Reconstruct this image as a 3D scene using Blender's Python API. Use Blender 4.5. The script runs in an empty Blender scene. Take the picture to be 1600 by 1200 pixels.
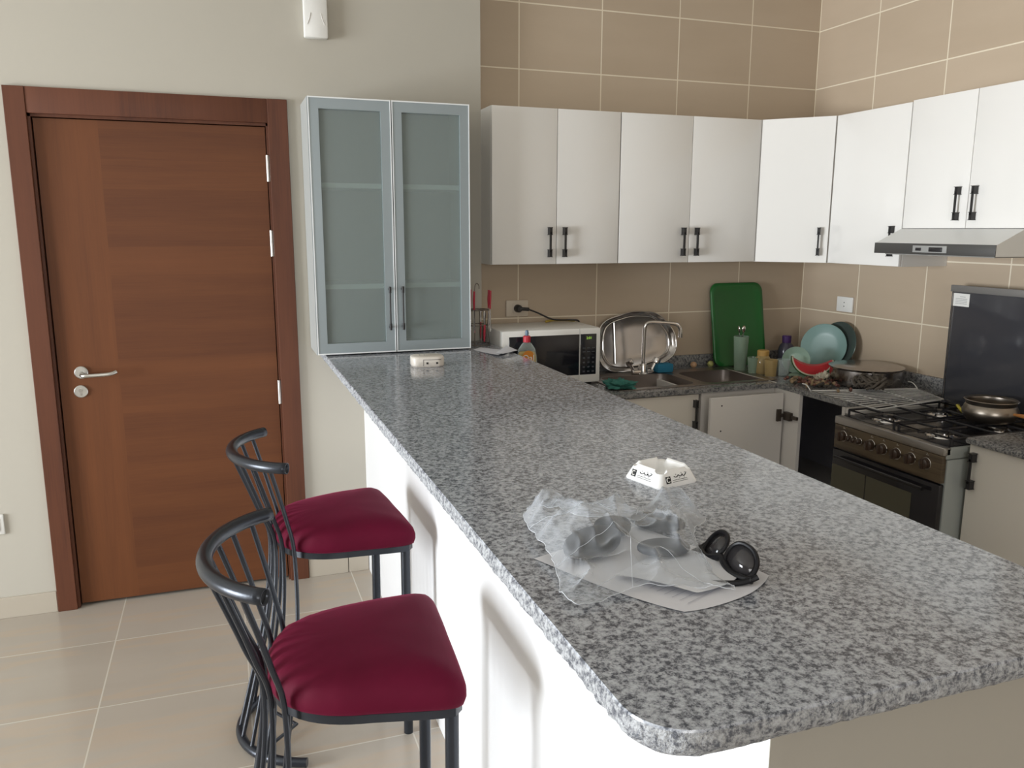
import bpy, bmesh, math, random
from mathutils import Vector, Matrix, noise
random.seed(7)
sc = bpy.context.scene
COL = sc.collection
PI = math.pi

# ------------------------------------------------------------------ camera
F, YAW, PIT, ROL = 1270.9, .3405, .1874, .0021
fw = Vector((math.sin(YAW)*math.cos(PIT), math.cos(YAW)*math.cos(PIT), -math.sin(PIT)))
rt = Vector((math.cos(YAW), -math.sin(YAW), 0)); up = rt.cross(fw)
r2 = math.cos(ROL)*rt + math.sin(ROL)*up; u2 = -math.sin(ROL)*rt + math.cos(ROL)*up
cd = bpy.data.cameras.new('camera'); cam = bpy.data.objects.new('camera', cd); COL.objects.link(cam)
cd.sensor_width = 36; cd.lens = F/1600*36; cd.clip_start = .05
M4 = Matrix((r2, u2, -fw)).transposed().to_4x4(); M4.translation = Vector((-3.1452, -3.8758, 1.6371))
cam.matrix_world = M4
sc.camera = cam

# ------------------------------------------------------------------ light
sc.view_settings.view_transform = 'Standard'; sc.view_settings.look = 'None'
sc.view_settings.gamma = 1; sc.view_settings.use_curve_mapping = False
sc.view_settings.exposure = 0.0
sc.cycles.use_denoising = True
sc.cycles.max_bounces = 10; sc.cycles.transparent_max_bounces = 16
sc.cycles.sample_clamp_indirect = 6
w = bpy.data.worlds.new('world'); sc.world = w; w.use_nodes = True
w.node_tree.nodes['Background'].inputs[0].default_value = (.80, .90, 1, 1)
w.node_tree.nodes['Background'].inputs[1].default_value = 1.0
def area(name, loc, aim, sx, sy, power, col, spread=180):
    l = bpy.data.lights.new(name, 'AREA'); l.shape = 'RECTANGLE'; l.size = sx; l.size_y = sy
    l.energy = power; l.color = col; l.spread = math.radians(spread)
    o = bpy.data.objects.new(name, l); COL.objects.link(o); o.location = loc
    o.rotation_euler = (Vector(aim)-Vector(loc)).to_track_quat('-Z', 'Y').to_euler()
    return o
# daylight outside the balcony door; added fill lamp outside the unseen rear window
area('daylight_balcony', (-8.75, -2.25, 1.15), (0, -2.25, 1.12), 2.2, 2.1, 305, (.92, .965, 1), 130)
area('rear_window_fill', (-3.6, -7.2, 1.75), (-3.6, 0, 1.2), 1.8, 1.3, 58, (1, .98, .95))

# ------------------------------------------------------------------ material helpers
def mat(name, col=(.8, .8, .8), rough=.5, metal=0, **kw):
    m = bpy.data.materials.new(name); m.use_nodes = True
    b = m.node_tree.nodes['Principled BSDF']
    b.inputs['Base Color'].default_value = (*col, 1); b.inputs['Roughness'].default_value = rough
    b.inputs['Metallic'].default_value = metal
    for k, v in kw.items():
        b.inputs[k.replace('_', ' ')].default_value = v
    return m
class NT:
    def __init__(s, m): s.t = m.node_tree; s.b = s.t.nodes['Principled BSDF']
    def n(s, t, **kw):
        x = s.t.nodes.new(t)
        for k, v in kw.items(): setattr(x, k, v)
        return x
    def l(s, a, b): s.t.links.new(a, b)
    def math(s, op, a, b=None, c=None):
        x = s.n('ShaderNodeMath', operation=op)
        for i, v in enumerate((a, b, c)):
            if v is None: continue
            if isinstance(v, (int, float)): x.inputs[i].default_value = v
            else: s.l(v, x.inputs[i])
        return x.outputs[0]
    def pos(s):
        tc = s.n('ShaderNodeTexCoord'); sp = s.n('ShaderNodeSeparateXYZ'); s.l(tc.outputs['Object'], sp.inputs[0])
        return tc.outputs['Object'], sp.outputs
    def mapping(s, vec, scale):
        x = s.n('ShaderNodeMapping'); x.inputs['Scale'].default_value = scale; s.l(vec, x.inputs[0]); return x.outputs[0]
    def noise(s, vec, scale, detail=2, rough=.5):
        x = s.n('ShaderNodeTexNoise'); s.l(vec, x.inputs['Vector'])
        x.inputs['Scale'].default_value = scale; x.inputs['Detail'].default_value = detail; x.inputs['Roughness'].default_value = rough
        return x.outputs[0]
    def ramp(s, fac, stops, interp='LINEAR'):
        x = s.n('ShaderNodeValToRGB'); x.color_ramp.interpolation = interp; s.l(fac, x.inputs[0])
        e = x.color_ramp.elements
        while len(e) < len(stops): e.new(.5)
        for i, (p, c) in enumerate(stops):
            e[i].position = p; e[i].color = (*c, 1) if len(c) == 3 else c
        return x.outputs[0]
    def mix(s, f, a, b):
        x = s.n('ShaderNodeMix', data_type='RGBA')
        for i, v in ((0, f), (6, a), (7, b)):
            if isinstance(v, (int, float)): x.inputs[i].default_value = v
            elif isinstance(v, tuple): x.inputs[i].default_value = (*v, 1)
            else: s.l(v, x.inputs[i])
        return x.outputs[2]
    def color(s, c): s.l(c, s.b.inputs['Base Color'])
    def bump(s, h, strength=.2, dist=.002):
        x = s.n('ShaderNodeBump'); x.inputs['Strength'].default_value = strength; x.inputs['Distance'].default_value = dist
        s.l(h, x.inputs['Height']); s.l(x.outputs[0], s.b.inputs['Normal'])
    def line(s, c, period, off, width):     # 1 on a grout line
        f = s.math('FRACT', s.math('DIVIDE', s.math('SUBTRACT', c, off-period*50), period))
        d = s.math('MINIMUM', f, s.math('SUBTRACT', 1, f))
        return s.math('LESS_THAN', d, width/2/period)
    def cell(s, c, period, off):
        return s.math('FLOOR', s.math('DIVIDE', s.math('SUBTRACT', c, off-period*50), period))

def tile_mat(name, axis, pu, offu, pv, offv, lw, base, base2, grout, rough, vaxis=2, veins=0):
    m = mat(name, base, rough); t = NT(m); v, p = t.pos()
    u, vv = p[axis], p[vaxis]
    g = t.math('MAXIMUM', t.line(u, pu, offu, lw), t.line(vv, pv, offv, lw))
    cx = t.n('ShaderNodeCombineXYZ'); t.l(t.cell(u, pu, offu), cx.inputs[0]); t.l(t.cell(vv, pv, offv), cx.inputs[1])
    wn = t.n('ShaderNodeTexWhiteNoise'); t.l(cx.outputs[0], wn.inputs[0])
    n = t.noise(t.mapping(v, (.9, .9, 5) if not veins else (1.1, 4.2, 1)), 1.7 if not veins else 1.2, 4)
    f = t.math('ADD', t.math('MULTIPLY', wn.outputs[0], .35), t.math('MULTIPLY', n, .75))
    c = t.mix(f, base, base2)
    if veins:
        ad = t.n('ShaderNodeVectorMath', operation='ADD'); t.l(v, ad.inputs[0]); t.l(wn.outputs[1], ad.inputs[1])
        n2 = t.noise(t.mapping(ad.outputs[0], (.8, 5, 1)), 1.6, 3)
        band = t.ramp(n2, [(.50, (0, 0, 0)), (.56, (1, 1, 1)), (.62, (.35, .35, .35)), (.66, (0, 0, 0))])
        c = t.mix(t.math('MULTIPLY', band, .30), c, (.50, .36, .24))
    t.color(t.mix(g, c, grout))
    t.bump(g, -.3, .002)
    return m
WALLT = ((.43, .338, .245), (.52, .422, .32), (.76, .68, .54))
m_tile_back = tile_mat('wall_tile_back', 0, .435, 0, .3, -.003, .006, *WALLT, .32)
m_tile_right = tile_mat('wall_tile_right', 1, .4365, 0, .3, -.003, .006, *WALLT, .32)
m_floor = tile_mat('floor_tile', 0, .5, -3.64, .5, -.475, .005, (.36, .315, .26), (.44, .395, .34), (.56, .52, .45), .22, vaxis=1, veins=1)
m_skirt = mat('skirting_tile', (.44, .39, .32), .35)
m_wall = mat('cream_paint', (.455, .425, .365), .75); t = NT(m_wall); v, p = t.pos(); t.bump(t.noise(v, 60, 3), .08, .002)
m_ceil = mat('ceiling_white', (.78, .76, .70), .8)

def granite(name, rough, light, dark, bump=0, cut=(.42, .475, .515, .60)):
    m = mat(name, light, rough); t = NT(m); v, p = t.pos()
    a = t.noise(v, 95, 6, .72); b = t.noise(v, 300, 3, .7); c = t.noise(v, 3.0, 2)
    f = t.math('ADD', t.math('MULTIPLY', a, .74), t.math('MULTIPLY', b, .26))
    col = t.ramp(f, [(cut[0], dark), (cut[1], tuple(x*.45+y*.55 for x, y in zip(light, dark))), (cut[2], tuple(x*.86 for x in light)), (cut[3], tuple(min(1, x*1.25) for x in light))])
    col = t.mix(t.math('MULTIPLY', c, .30), col, tuple(x*.80 for x in light))
    t.color(col)
    if bump: t.bump(t.noise(v, 130, 4, .7), bump, .006)
    return m
m_granite = granite('polished_granite', .13, (.41, .43, .475), (.028, .033, .050))
m_granite_edge = granite('rough_granite_edge', .75, (.43, .44, .46), (.07, .075, .095), .9)
m_granite_dark = granite('kitchen_granite', .22, (.27, .265, .26), (.03, .034, .045))

def wood(name, vert, base=(.125, .042, .014), dark=(.085, .027, .010)):
    m = mat(name, base, .5); m.node_tree.nodes['Principled BSDF'].inputs['Specular IOR Level'].default_value = .3; t = NT(m); v, p = t.pos()
    mp = t.mapping(v, (9, 9, .5) if vert else (.5, 5, 9))
    n = t.noise(mp, 1.6, 5, .6); fine = t.noise(t.mapping(v, (60, 60, 2) if vert else (2, 60, 60)), 3, 3)
    f = t.math('ADD', t.math('MULTIPLY', n, .75), t.math('MULTIPLY', fine, .25))
    if not vert:
        wn = t.n('ShaderNodeTexWhiteNoise', noise_dimensions='1D'); t.l(t.cell(p[2], .118, .03), wn.inputs['W'])
        f = t.math('ADD', t.math('MULTIPLY', f, .7), t.math('MULTIPLY', wn.outputs[0], .13))
    t.color(t.ramp(f, [(.22, dark), (.48, base), (.72, tuple(x*1.2 for x in base))]))
    t.bump(fine, .05, .001)
    return m
m_wood_v = wood('door_wood_vertical', True); m_wood_h = wood('door_wood_horizontal', False)
m_wood_frame = wood('door_frame_wood', True, (.105, .036, .018), (.060, .021, .013))
m_white = mat('white_laminate', (.80, .78, .75), .16)
m_white_bar = mat('white_bar_panel', (.84, .845, .86), .35)
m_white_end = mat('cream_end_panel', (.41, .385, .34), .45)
m_low_door = mat('lower_door_cream', (.64, .60, .54), .3)
m_board = mat('white_board_inside', (.62, .59, .56), .5)
m_dark_in = mat('dark_cabinet_inside', (.45, .45, .52), .7)
m_black = mat('black_handle', (.018, .017, .018), .35)
m_alu = mat('pale_aluminium', (.30, .345, .365), .35, .2)
m_alu_edge = mat('bright_trim', (.80, .82, .83), .3)
m_satin = mat('satin_steel', (.55, .54, .51), .33, 1)
m_chrome = mat('chrome', (.72, .70, .69), .12, 1)
m_steel = mat('brushed_steel', (.47, .45, .43), .28, 1)
m_sink = mat('sink_steel', (.36, .32, .30), .34, 1)
m_plate = mat('white_plastic', (.78, .77, .74), .35)
m_grey = mat('grey_print', (.35, .35, .36), .6)
m_ink = mat('black_ink', (.01, .01, .012), .6)

# ---- frosted glass
m_frost = bpy.data.materials.new('frosted_glass'); m_frost.use_nodes = True
nt = m_frost.node_tree; b = nt.nodes['Principled BSDF']
b.inputs['Base Color'].default_value = (.36, .405, .40, 1); b.inputs['Roughness'].default_value = .3
tr = nt.nodes.new('ShaderNodeBsdfTransparent'); tr.inputs['Color'].default_value = (.84, .90, .88, 1)
mx = nt.nodes.new('ShaderNodeMixShader'); mx.inputs[0].default_value = .60
nt.links.new(b.outputs[0], mx.inputs[1]); nt.links.new(tr.outputs[0], mx.inputs[2]); nt.links.new(mx.outputs[0], nt.nodes['Material Output'].inputs[0])

# ---- velvet
m_velvet = mat('burgundy_velvet', (.08, .002, .013), .7); m_velvet.node_tree.nodes['Principled BSDF'].inputs['Specular IOR Level'].default_value = .12; m_velvet.node_tree.nodes['Principled BSDF'].inputs['Sheen Weight'].default_value = .20
m_velvet.node_tree.nodes['Principled BSDF'].inputs['Sheen Tint'].default_value = (.9, .12, .28, 1)
m_velvet.node_tree.nodes['Principled BSDF'].inputs['Sheen Roughness'].default_value = .35
t = NT(m_velvet); v, p = t.pos(); n = t.noise(v, 9, 4, .6)
t.color(t.mix(n, (.070, .0015, .012), (.105, .003, .020))); t.bump(t.noise(v, 400, 2), .1, .0006)
m_tube = mat('gunmetal_tube', (.030, .034, .043), .28, .5); t = NT(m_tube); v, p = t.pos(); t.bump(t.noise(v, 350, 3), .25, .0006)
m_tube_in = mat('tube_inner_shade', (.01, .01, .012), .8)

# ---- clear film
def film(name, tint, dens, rough=.12):
    m = bpy.data.materials.new(name); m.use_nodes = True; nt = m.node_tree
    b = nt.nodes['Principled BSDF']; b.inputs['Base Color'].default_value = (*tint, 1); b.inputs['Roughness'].default_value = rough
    tp = nt.nodes.new('ShaderNodeBsdfTransparent'); tp.inputs[0].default_value = (.97, .98, .985, 1)
    lw = nt.nodes.new('ShaderNodeLayerWeight'); lw.inputs[0].default_value = .35
    ma = nt.nodes.new('ShaderNodeMath'); ma.operation = 'MULTIPLY_ADD'; ma.inputs[1].default_value = .66; ma.inputs[2].default_value = dens; ma.use_clamp = True
    mx = nt.nodes.new('ShaderNodeMixShader')
    nt.links.new(lw.outputs['Facing'], ma.inputs[0]); nt.links.new(ma.outputs[0], mx.inputs[0])
    nt.links.new(tp.outputs[0], mx.inputs[1]); nt.links.new(b.outputs[0], mx.inputs[2]); nt.links.new(mx.outputs[0], nt.nodes['Material Output'].inputs[0])
    return m
m_film = film('plastic_film', (.64, .67, .72), .06, .09)
m_glass = film('clear_glass', (.55, .62, .60), .16, .05)
m_glass_green = film('green_glass', (.26, .35, .26), .55, .1)
m_glass_yellow = film('amber_jar', (.42, .30, .13), .60, .12)

# ------------------------------------------------------------------ geometry helpers
def bm_(): return bmesh.new()
def box(bm, x0, x1, y0, y1, z0, z1, bev=0, seg=2, rot=None):
    r = bmesh.ops.create_cube(bm, size=1)
    vs = r['verts']; c = Vector(((x0+x1)/2, (y0+y1)/2, (z0+z1)/2)); s = Vector((abs(x1-x0), abs(y1-y0), abs(z1-z0)))
    for v in vs: v.co = Vector((v.co.x*s.x, v.co.y*s.y, v.co.z*s.z))
    if bev:
        es = list({e for v in vs for e in v.link_edges})
        r2_ = bmesh.ops.bevel(bm, geom=es, offset=min(bev, min(s)*.49), segments=seg, affect='EDGES', profile=.5)
        vs = list({v for f in r2_['faces'] for v in f.verts} | {v for v in vs if v.is_valid})
    if rot is not None:
        for v in vs: v.co = rot @ v.co
    for v in vs: v.co += c
    return vs
def tube(bm, pts, r, seg=10, caps=True, rr=None, closed=False):
    pts = [Vector(p) for p in pts]; n = len(pts); rings = []
    prev = None
    for i, p in enumerate(pts):
        a = pts[(i-1) % n] if (closed or i) else p; c = pts[(i+1) % n] if (closed or i < n-1) else p
        d = (c-a).normalized()
        if prev is None:
            ref = Vector((0, 0, 1)) if abs(d.z) < .9 else Vector((1, 0, 0)); x = d.cross(ref).normalized()
        else:
            x = (prev - d*prev.dot(d)).normalized()
        prev = x; y = d.cross(x); rad = rr[i] if rr else r
        rings.append([bm.verts.new(p + (x*math.cos(2*PI*k/seg)+y*math.sin(2*PI*k/seg))*rad) for k in range(seg)])
    for i in range(n if closed else n-1):
        A, B = rings[i], rings[(i+1) % n]
        for k in range(seg): bm.faces.new((A[k], A[(k+1) % seg], B[(k+1) % seg], B[k]))
    if caps and not closed:
        bm.faces.new(rings[0][::-1]); bm.faces.new(rings[-1])
def cr(pts, sub=6, closed=False):          # Catmull-Rom through points
    P = [Vector(p) for p in pts]; n = len(P); out = []
    for i in range(n if closed else n-1):
        if closed: a, b, c, d = P[(i-1) % n], P[i], P[(i+1) % n], P[(i+2) % n]
        else: a, b, c, d = P[max(i-1, 0)], P[i], P[i+1], P[min(i+2, n-1)]
        for k in range(sub):
            s = k/sub
            out.append(.5*((2*b)+(c-a)*s+(2*a-5*b+4*c-d)*s*s+(3*b-a-3*c+d)*s**3))
    if not closed: out.append(P[-1])
    return out
def lathe(bm, prof, c=(0, 0, 0), seg=28, M=None, sx=1, sy=1):
    rings = []; c = Vector(c)
    for r, z in prof:
        if r < 1e-6:
            p = Vector((0, 0, z)); p = (M @ p if M else p)+c; rings.append([bm.verts.new(p)]); continue
        ring = []
        for k in range(seg):
            p = Vector((r*sx*math.cos(2*PI*k/seg), r*sy*math.sin(2*PI*k/seg), z)); p = (M @ p if M else p)+c
            ring.append(bm.verts.new(p))
        rings.append(ring)
    for A, B in zip(rings, rings[1:]):
        if len(A) == 1 and len(B) == 1: continue
        for k in range(seg):
            k2 = (k+1) % seg
            if len(A) == 1: bm.faces.new((A[0], B[k2], B[k]))
            elif len(B) == 1: bm.faces.new((A[k], A[k2], B[0]))
            else: bm.faces.new((A[k], A[k2], B[k2], B[k]))
def extrude_poly(bm, pts, d):              # pts: 3D loop, d: Vector
    a = [bm.verts.new(Vector(p)) for p in pts]; b = [bm.verts.new(Vector(p)+Vector(d)) for p in pts]
    bm.faces.new(a); bm.faces.new(b[::-1]); n = len(a)
    for i in range(n): bm.faces.new((a[i], b[i], b[(i+1) % n], a[(i+1) % n]))
def rrect(x0, x1, y0, y1, r, n=6):
    out = []
    for cx, cy, a0 in ((x1-r, y1-r, 0), (x0+r, y1-r, PI/2), (x0+r, y0+r, PI), (x1-r, y0+r, 1.5*PI)):
        for k in range(n+1):
            a = a0+PI/2*k/n; out.append((cx+r*math.cos(a), cy+r*math.sin(a)))
    return out
def wpos(o):
    v = Vector((0, 0, 0))
    while o: v += o.location; o = o.parent
    return v
def obj(name, bm, m, parent=None, loc=None, smooth=True, ang=35, local=False):
    bmesh.ops.recalc_face_normals(bm, faces=bm.faces[:])
    base = wpos(parent) if parent else Vector((0, 0, 0))
    L = Vector(loc) if loc is not None else Vector((0, 0, 0))
    if parent is not None and not local: bmesh.ops.translate(bm, verts=bm.verts[:], vec=-base)
    elif parent is None and loc is not None: bmesh.ops.translate(bm, verts=bm.verts[:], vec=-L)
    me = bpy.data.meshes.new(name); bm.to_mesh(me); bm.free()
    for x in (m if isinstance(m, (list, tuple)) else [m]): me.materials.append(x)
    if smooth:
        me.shade_smooth(); me.set_sharp_from_angle(angle=math.radians(ang))
    o = bpy.data.objects.new(name, me); COL.objects.link(o)
    if parent: o.parent = parent
    elif loc is not None: o.location = L
    return o
def tag(o, label, cat, group=None, kind=None):
    o['label'] = label; o['category'] = cat
    if group: o['group'] = group
    if kind: o['kind'] = kind
    return o
def thing(name, label, cat, loc=(0, 0, 0), rz=0, group=None):
    o = bpy.data.objects.new(name, None); COL.objects.link(o); o.location = loc; o.rotation_euler = (0, 0, rz)
    o.empty_display_size = .05
    return tag(o, label, cat, group)
def struct(name, bm, m, parent=None, smooth=False):
    o = obj(name, bm, m, parent, smooth=smooth)
    if not parent: o['kind'] = 'structure'
    return o
def part(name, m, parent, *boxes, bev=0, label=None, local=False):
    bm = bm_()
    for b in boxes: box(bm, *b, bev=bev)
    o = obj(name, bm, m, parent, local=local, smooth=bool(bev))
    if label: o['label'] = label
    return o
def text_part(name, s, size, m, parent, M, depth=.0006):
    cu = bpy.data.curves.new(name, 'FONT'); cu.body = s; cu.size = size; cu.extrude = depth; cu.align_x = 'CENTER'; cu.align_y = 'CENTER'
    tmp = bpy.data.objects.new(name+'_tmp', cu); COL.objects.link(tmp)
    dg = bpy.context.evaluated_depsgraph_get(); me = bpy.data.meshes.new_from_object(tmp.evaluated_get(dg))
    bpy.data.objects.remove(tmp); bpy.data.curves.remove(cu)
    me.transform(Matrix.Translation(-wpos(parent)) @ M if parent else M); me.materials.clear(); me.materials.append(m); me.name = name
    o = bpy.data.objects.new(name, me); COL.objects.link(o); o.parent = parent
    return o
def basis(o, x, y, z=None):
    x = Vector(x).normalized(); y = Vector(y); y = (y-x*y.dot(x)).normalized(); z = x.cross(y)
    m = Matrix((x, y, z)).transposed().to_4x4(); m.translation = Vector(o); return m

# ------------------------------------------------------------------ room shell
XL, YR, ZC = -8.6, -7.0, 3.0
bm = bm_(); box(bm, XL-.2, .2, YR-.2, .25, -.1, 0); struct('floor', bm, m_floor)
bm = bm_(); box(bm, XL-.2, .2, YR-.2, .25, ZC, ZC+.1); struct('ceiling', bm, m_ceil)
YP = -.10
# painted wall with the door opening
DX0, DX1, DZ = -3.838, -2.912, 2.09
bm = bm_(); box(bm, XL-.2, DX0, YP, .25, 0, ZC); box(bm, DX1, -1.965, YP, .25, 0, ZC); box(bm, DX0, DX1, YP, .25, DZ, ZC); box(bm, DX0, DX1, .12, .25, 0, DZ)
struct('wall_back_painted', bm, m_wall)
bm = bm_(); box(bm, -1.965, .2, 0, .25, 0, ZC); struct('wall_back_tiled', bm, m_tile_back)
bm = bm_(); box(bm, 0, .2, YR-.2, 0, 0, ZC); struct('wall_right', bm, m_tile_right)
# left wall with balcony door opening
WY0, WY1, WZ0, WZ1 = -3.35, -1.05, .12, 2.45
bm = bm_()
box(bm, XL-.2, XL, YR-.2, WY0, 0, ZC); box(bm, XL-.2, XL, WY1, YP, 0, ZC); box(bm, XL-.2, XL, WY0, WY1, 0, WZ0); box(bm, XL-.2, XL, WY0, WY1, WZ1, ZC)
struct('wall_left', bm, m_wall)
bm = bm_()
for y in (WY0+.025, (WY0+WY1)/2, WY1-.025): box(bm, XL-.12, XL-.06, y-.025, y+.025, WZ0, WZ1)
for z in (WZ0+.03, WZ1-.03): box(bm, XL-.12, XL-.06, WY0, WY1, z-.03, z+.03)
struct('window_1', bm, m_alu_edge)
# rear wall with a window
RX0, RX1, RZ0, RZ1 = -4.6, -2.6, 1.0, 2.4
bm = bm_()
box(bm, XL-.2, RX0, YR-.2, YR, 0, ZC); box(bm, RX1, .2, YR-.2, YR, 0, ZC); box(bm, RX0, RX1, YR-.2, YR, 0, RZ0); box(bm, RX0, RX1, YR-.2, YR, RZ1, ZC)
struct('wall_rear', bm, m_wall)
bm = bm_()
for x in (RX0+.025, (RX0+RX1)/2, RX1-.025): box(bm, x-.025, x+.025, YR-.12, YR-.06, RZ0, RZ1)
for z in (RZ0+.03, RZ1-.03): box(bm, RX0, RX1, YR-.12, YR-.06, z-.03, z+.03)
struct('window_2', bm, m_alu_edge)
bm = bm_(); box(bm, XL, -3.905, YP-.012, YP, 0, .092, bev=.002)
struct('baseboard_back', bm, m_skirt)
bm = bm_(); box(bm, -2.837, -2.652, YP-.012, YP, 0, .088, bev=.002); box(bm, -2.648, -2.552, YP-.012, YP, 0, .088, bev=.002)
struct('baseboard_right_of_door', bm, m_skirt)

# door: frame, leaf, hinges, handle, lock
FY = YP-.018
bm = bm_()
box(bm, -3.903, -3.828, FY, YP, 0, 2.182, bev=.002); box(bm, -2.922, -2.839, FY, YP, 0, 2.182, bev=.002)
door = struct('door_1', bm, m_wood_frame, smooth=False)
part('head_casing', m_wood_frame, door, (-3.828, -2.922, FY+.003, YP, 2.083, 2.182), bev=.002)
part('jamb', m_wood_frame, door, (-3.838, -3.818, YP, .12, 0, 2.09))
part('jamb', m_wood_frame, door, (-2.930, -2.912, YP, .12, 0, 2.09))
part('head_jamb', m_wood_frame, door, (-3.838, -2.912, YP, .12, 2.072, 2.09))
LY = YP+.012
leaf = part('door_leaf', m_wood_h, door, (-3.583, -2.934, LY, LY+.04, .014, 2.068))
part('stile', m_wood_v, leaf, (-3.813, -3.583, LY, LY+.04, .014, 2.068))
for z0, z1 in ((1.84, 1.95), (1.52, 1.632), (.857, .965)):
    bm = bm_(); tube(bm, [(-2.930, YP-.006, z0), (-2.930, YP-.006, z1)], .0075, 12); box(bm, -2.927, -2.905, YP-.005, YP+.0, z0+.004, z1-.004)
    obj('hinge', bm, m_satin, door)
bm = bm_(); R = Matrix.Rotation(PI/2, 3, 'X')
lathe(bm, [(0, .010), (.023, .010), (.0265, .007), (.0265, 0)], (-3.728, LY, 1.043), M=R)
hd = obj('door_handle', bm, m_satin, door)
bm = bm_(); tube(bm, cr([(-3.725, LY-.008, 1.040), (-3.723, LY-.035, 1.036), (-3.708, LY-.052, 1.035), (-3.66, LY-.054, 1.036), (-3.615, LY-.052, 1.038), (-3.590, LY-.042, 1.045)], 6), .0085, 12, rr=None)
obj('lever', bm, m_satin, hd)
bm = bm_(); lathe(bm, [(0, .008), (.024, .008), (.0265, .006), (.0265, 0)], (-3.736, LY, .962), M=R)
lk = obj('lock_rose', bm, m_satin, door)
bm = bm_(); lathe(bm, [(0, .013), (.008, .013), (.008, .006)], (-3.736, LY, .967), M=R); box(bm, -3.740, -3.732, LY-.010, LY-.006, .945, .962, bev=.002)
obj('keyhole', bm, m_steel, lk)

# ------------------------------------------------------------------ wall fittings on the painted wall
t1 = thing('wall_box', 'white plastic box mounted high on the cream wall above the frosted cabinet', 'wall box', (-2.705, YP, 2.52))
part('housing', m_plate, t1, (-2.755, -2.655, YP-.038, YP, 2.437, 2.60), bev=.008)
bm = bm_()
bm.free()
for s in (-1, 1):
    bm = bm_(); tube(bm, cr([(-2.705+s*.022, YP-.0385, 2.535), (-2.705+s*.026, YP-.0385, 2.515), (-2.705+s*.036, YP-.0385, 2.49)], 5), .0016, 6)
    obj('embossed_mark', bm, m_board, t1)
t1 = thing('light_switch', 'white wall plate low on the wall left of the wooden door', 'wall plate', (-4.10, YP, .42))
part('cover', m_plate, t1, (-4.150, -4.069, YP-.011, YP, .375, .463), bev=.005)
part('rocker', m_plate, t1, (-4.135, -4.085, YP-.015, YP-.008, .390, .448), bev=.004)

# ------------------------------------------------------------------ breakfast bar
BZ = 1.105; BX0, BX1, BY0, BY1 = -2.745, -1.955, -3.195, YP
# granite top: fine outline so that the rough edge can be jittered
def bar_outline():
    pts = []
    r = .075
    def seg(a, b):
        a = Vector(a); b = Vector(b); n = max(1, int((b-a).length/.006))
        for i in range(n): pts.append((a+(b-a)*i/n, (b-a).normalized()))
    seg((BX0, BY1), (BX0, BY0+r))
    for k in range(18):
        a = PI+PI/2*k/18; pts.append((Vector((BX0+r+r*math.cos(a), BY0+r+r*math.sin(a))), Vector((-math.sin(a), math.cos(a)))))
    seg((BX0+r, BY0), (BX1-.03, BY0)); seg((BX1, BY0+.03), (BX1, BY1))
    return pts
bt = thing('bar_countertop', 'long polished grey speckled granite slab with rough-cut edge on top of the white bar', 'countertop', (-2.35, -1.65, 1.07))
bm = bm_(); O = bar_outline(); rows = []
T = .036
lev = [(BZ, 0, 0), (BZ-.003, .0015, .15), (BZ-.011, .003, .8), (BZ-.020, .004, 1), (BZ-.029, .001, 1), (BZ-T, -.006, .5), (BZ-T, -.05, 0)]
for z, off, jit in lev:
    row = []
    for p, d in O:
        nrm = Vector((d.y, -d.x)) * 1.0
        rough = 1 if (p.x < BX0+.1 or p.y < BY0+.05) else .15
        n = noise.noise(Vector((p.x*70, p.y*70, z*150)))*.0045 + noise.noise(Vector((p.x*180+9, p.y*180, z*300)))*.002
        q = p + nrm*(-off + 0) * -1 * 0 + Vector((-d.y*-1, 0))*0
        outw = Vector((-abs(d.y) if p.x < -2.3 else abs(d.y), 0))
        outw = Vector((d.y, -d.x)); 
        q = p + outw*(off + n*jit*rough)
        row.append(bm.verts.new((q.x, q.y, z + (noise.noise(Vector((p.x*90, p.y*90, 5)))*.001*jit))))
    rows.append(row)
N = len(O); fe = []
for ri, (A, B) in enumerate(zip(rows, rows[1:])):
    for i in range(N):
        f = bm.faces.new((A[i], A[(i+1) % N], B[(i+1) % N], B[i])); f.material_index = 1 if ri > 0 and ri < 5 else 0
bm.faces.new(rows[0]); bm.faces.new(rows[-1])
obj('slab', bm, [m_granite, m_granite_edge], bt, ang=50)
bb = thing('breakfast_bar', 'white panelled base of the breakfast bar beside the red stools', 'bar base', (-2.27, -1.65, 0))
part('side_panel', m_white_bar, bb, (-2.55, -2.532, -3.140, YP, 0, BZ-T-.001), bev=.001)
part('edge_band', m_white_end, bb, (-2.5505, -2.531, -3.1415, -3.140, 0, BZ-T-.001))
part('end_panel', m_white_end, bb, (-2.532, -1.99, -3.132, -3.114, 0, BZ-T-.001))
part('inner_panel', m_white_bar, bb, (-2.0, -1.982, -3.114, -.60, 0, BZ-T-.001))
part('cap_board', m_board, bb, (-2.532, -2.0, -3.114, -.12, BZ-T-.02, BZ-T-.001))

# ------------------------------------------------------------------ frosted-glass cabinet on the bar
GX0, GX1, GY, GZ0, GZ1 = -2.782, -2.104, -.382, 1.108, 2.165
gc = thing('display_cabinet', 'tall two-door cabinet with frosted glass doors standing on the far end of the bar', 'cabinet', (-2.443, -.24, GZ0))
m_cab_in = mat('cabinet_interior', (.36, .37, .36), .5)
part('body', m_cab_in, gc, (GX0, GX0+.018, GY+.022, YP-.002, GZ0, GZ1), (GX1-.018, GX1, GY+.022, YP-.002, GZ0, GZ1), (GX0+.018, GX1-.018, GY+.022, YP-.002, GZ0, GZ0+.018),
     (GX0+.018, GX1-.018, GY+.022, YP-.002, GZ1-.018, GZ1), (GX0+.018, GX1-.018, YP-.008, YP-.002, GZ0+.018, GZ1-.018))
for z in (1.397, 1.817): part('shelf', m_alu_edge, gc, (GX0+.019, GX1-.019, GY+.026, YP-.010, z-.010, z+.010))
xm = (GX0+GX1)/2
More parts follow.
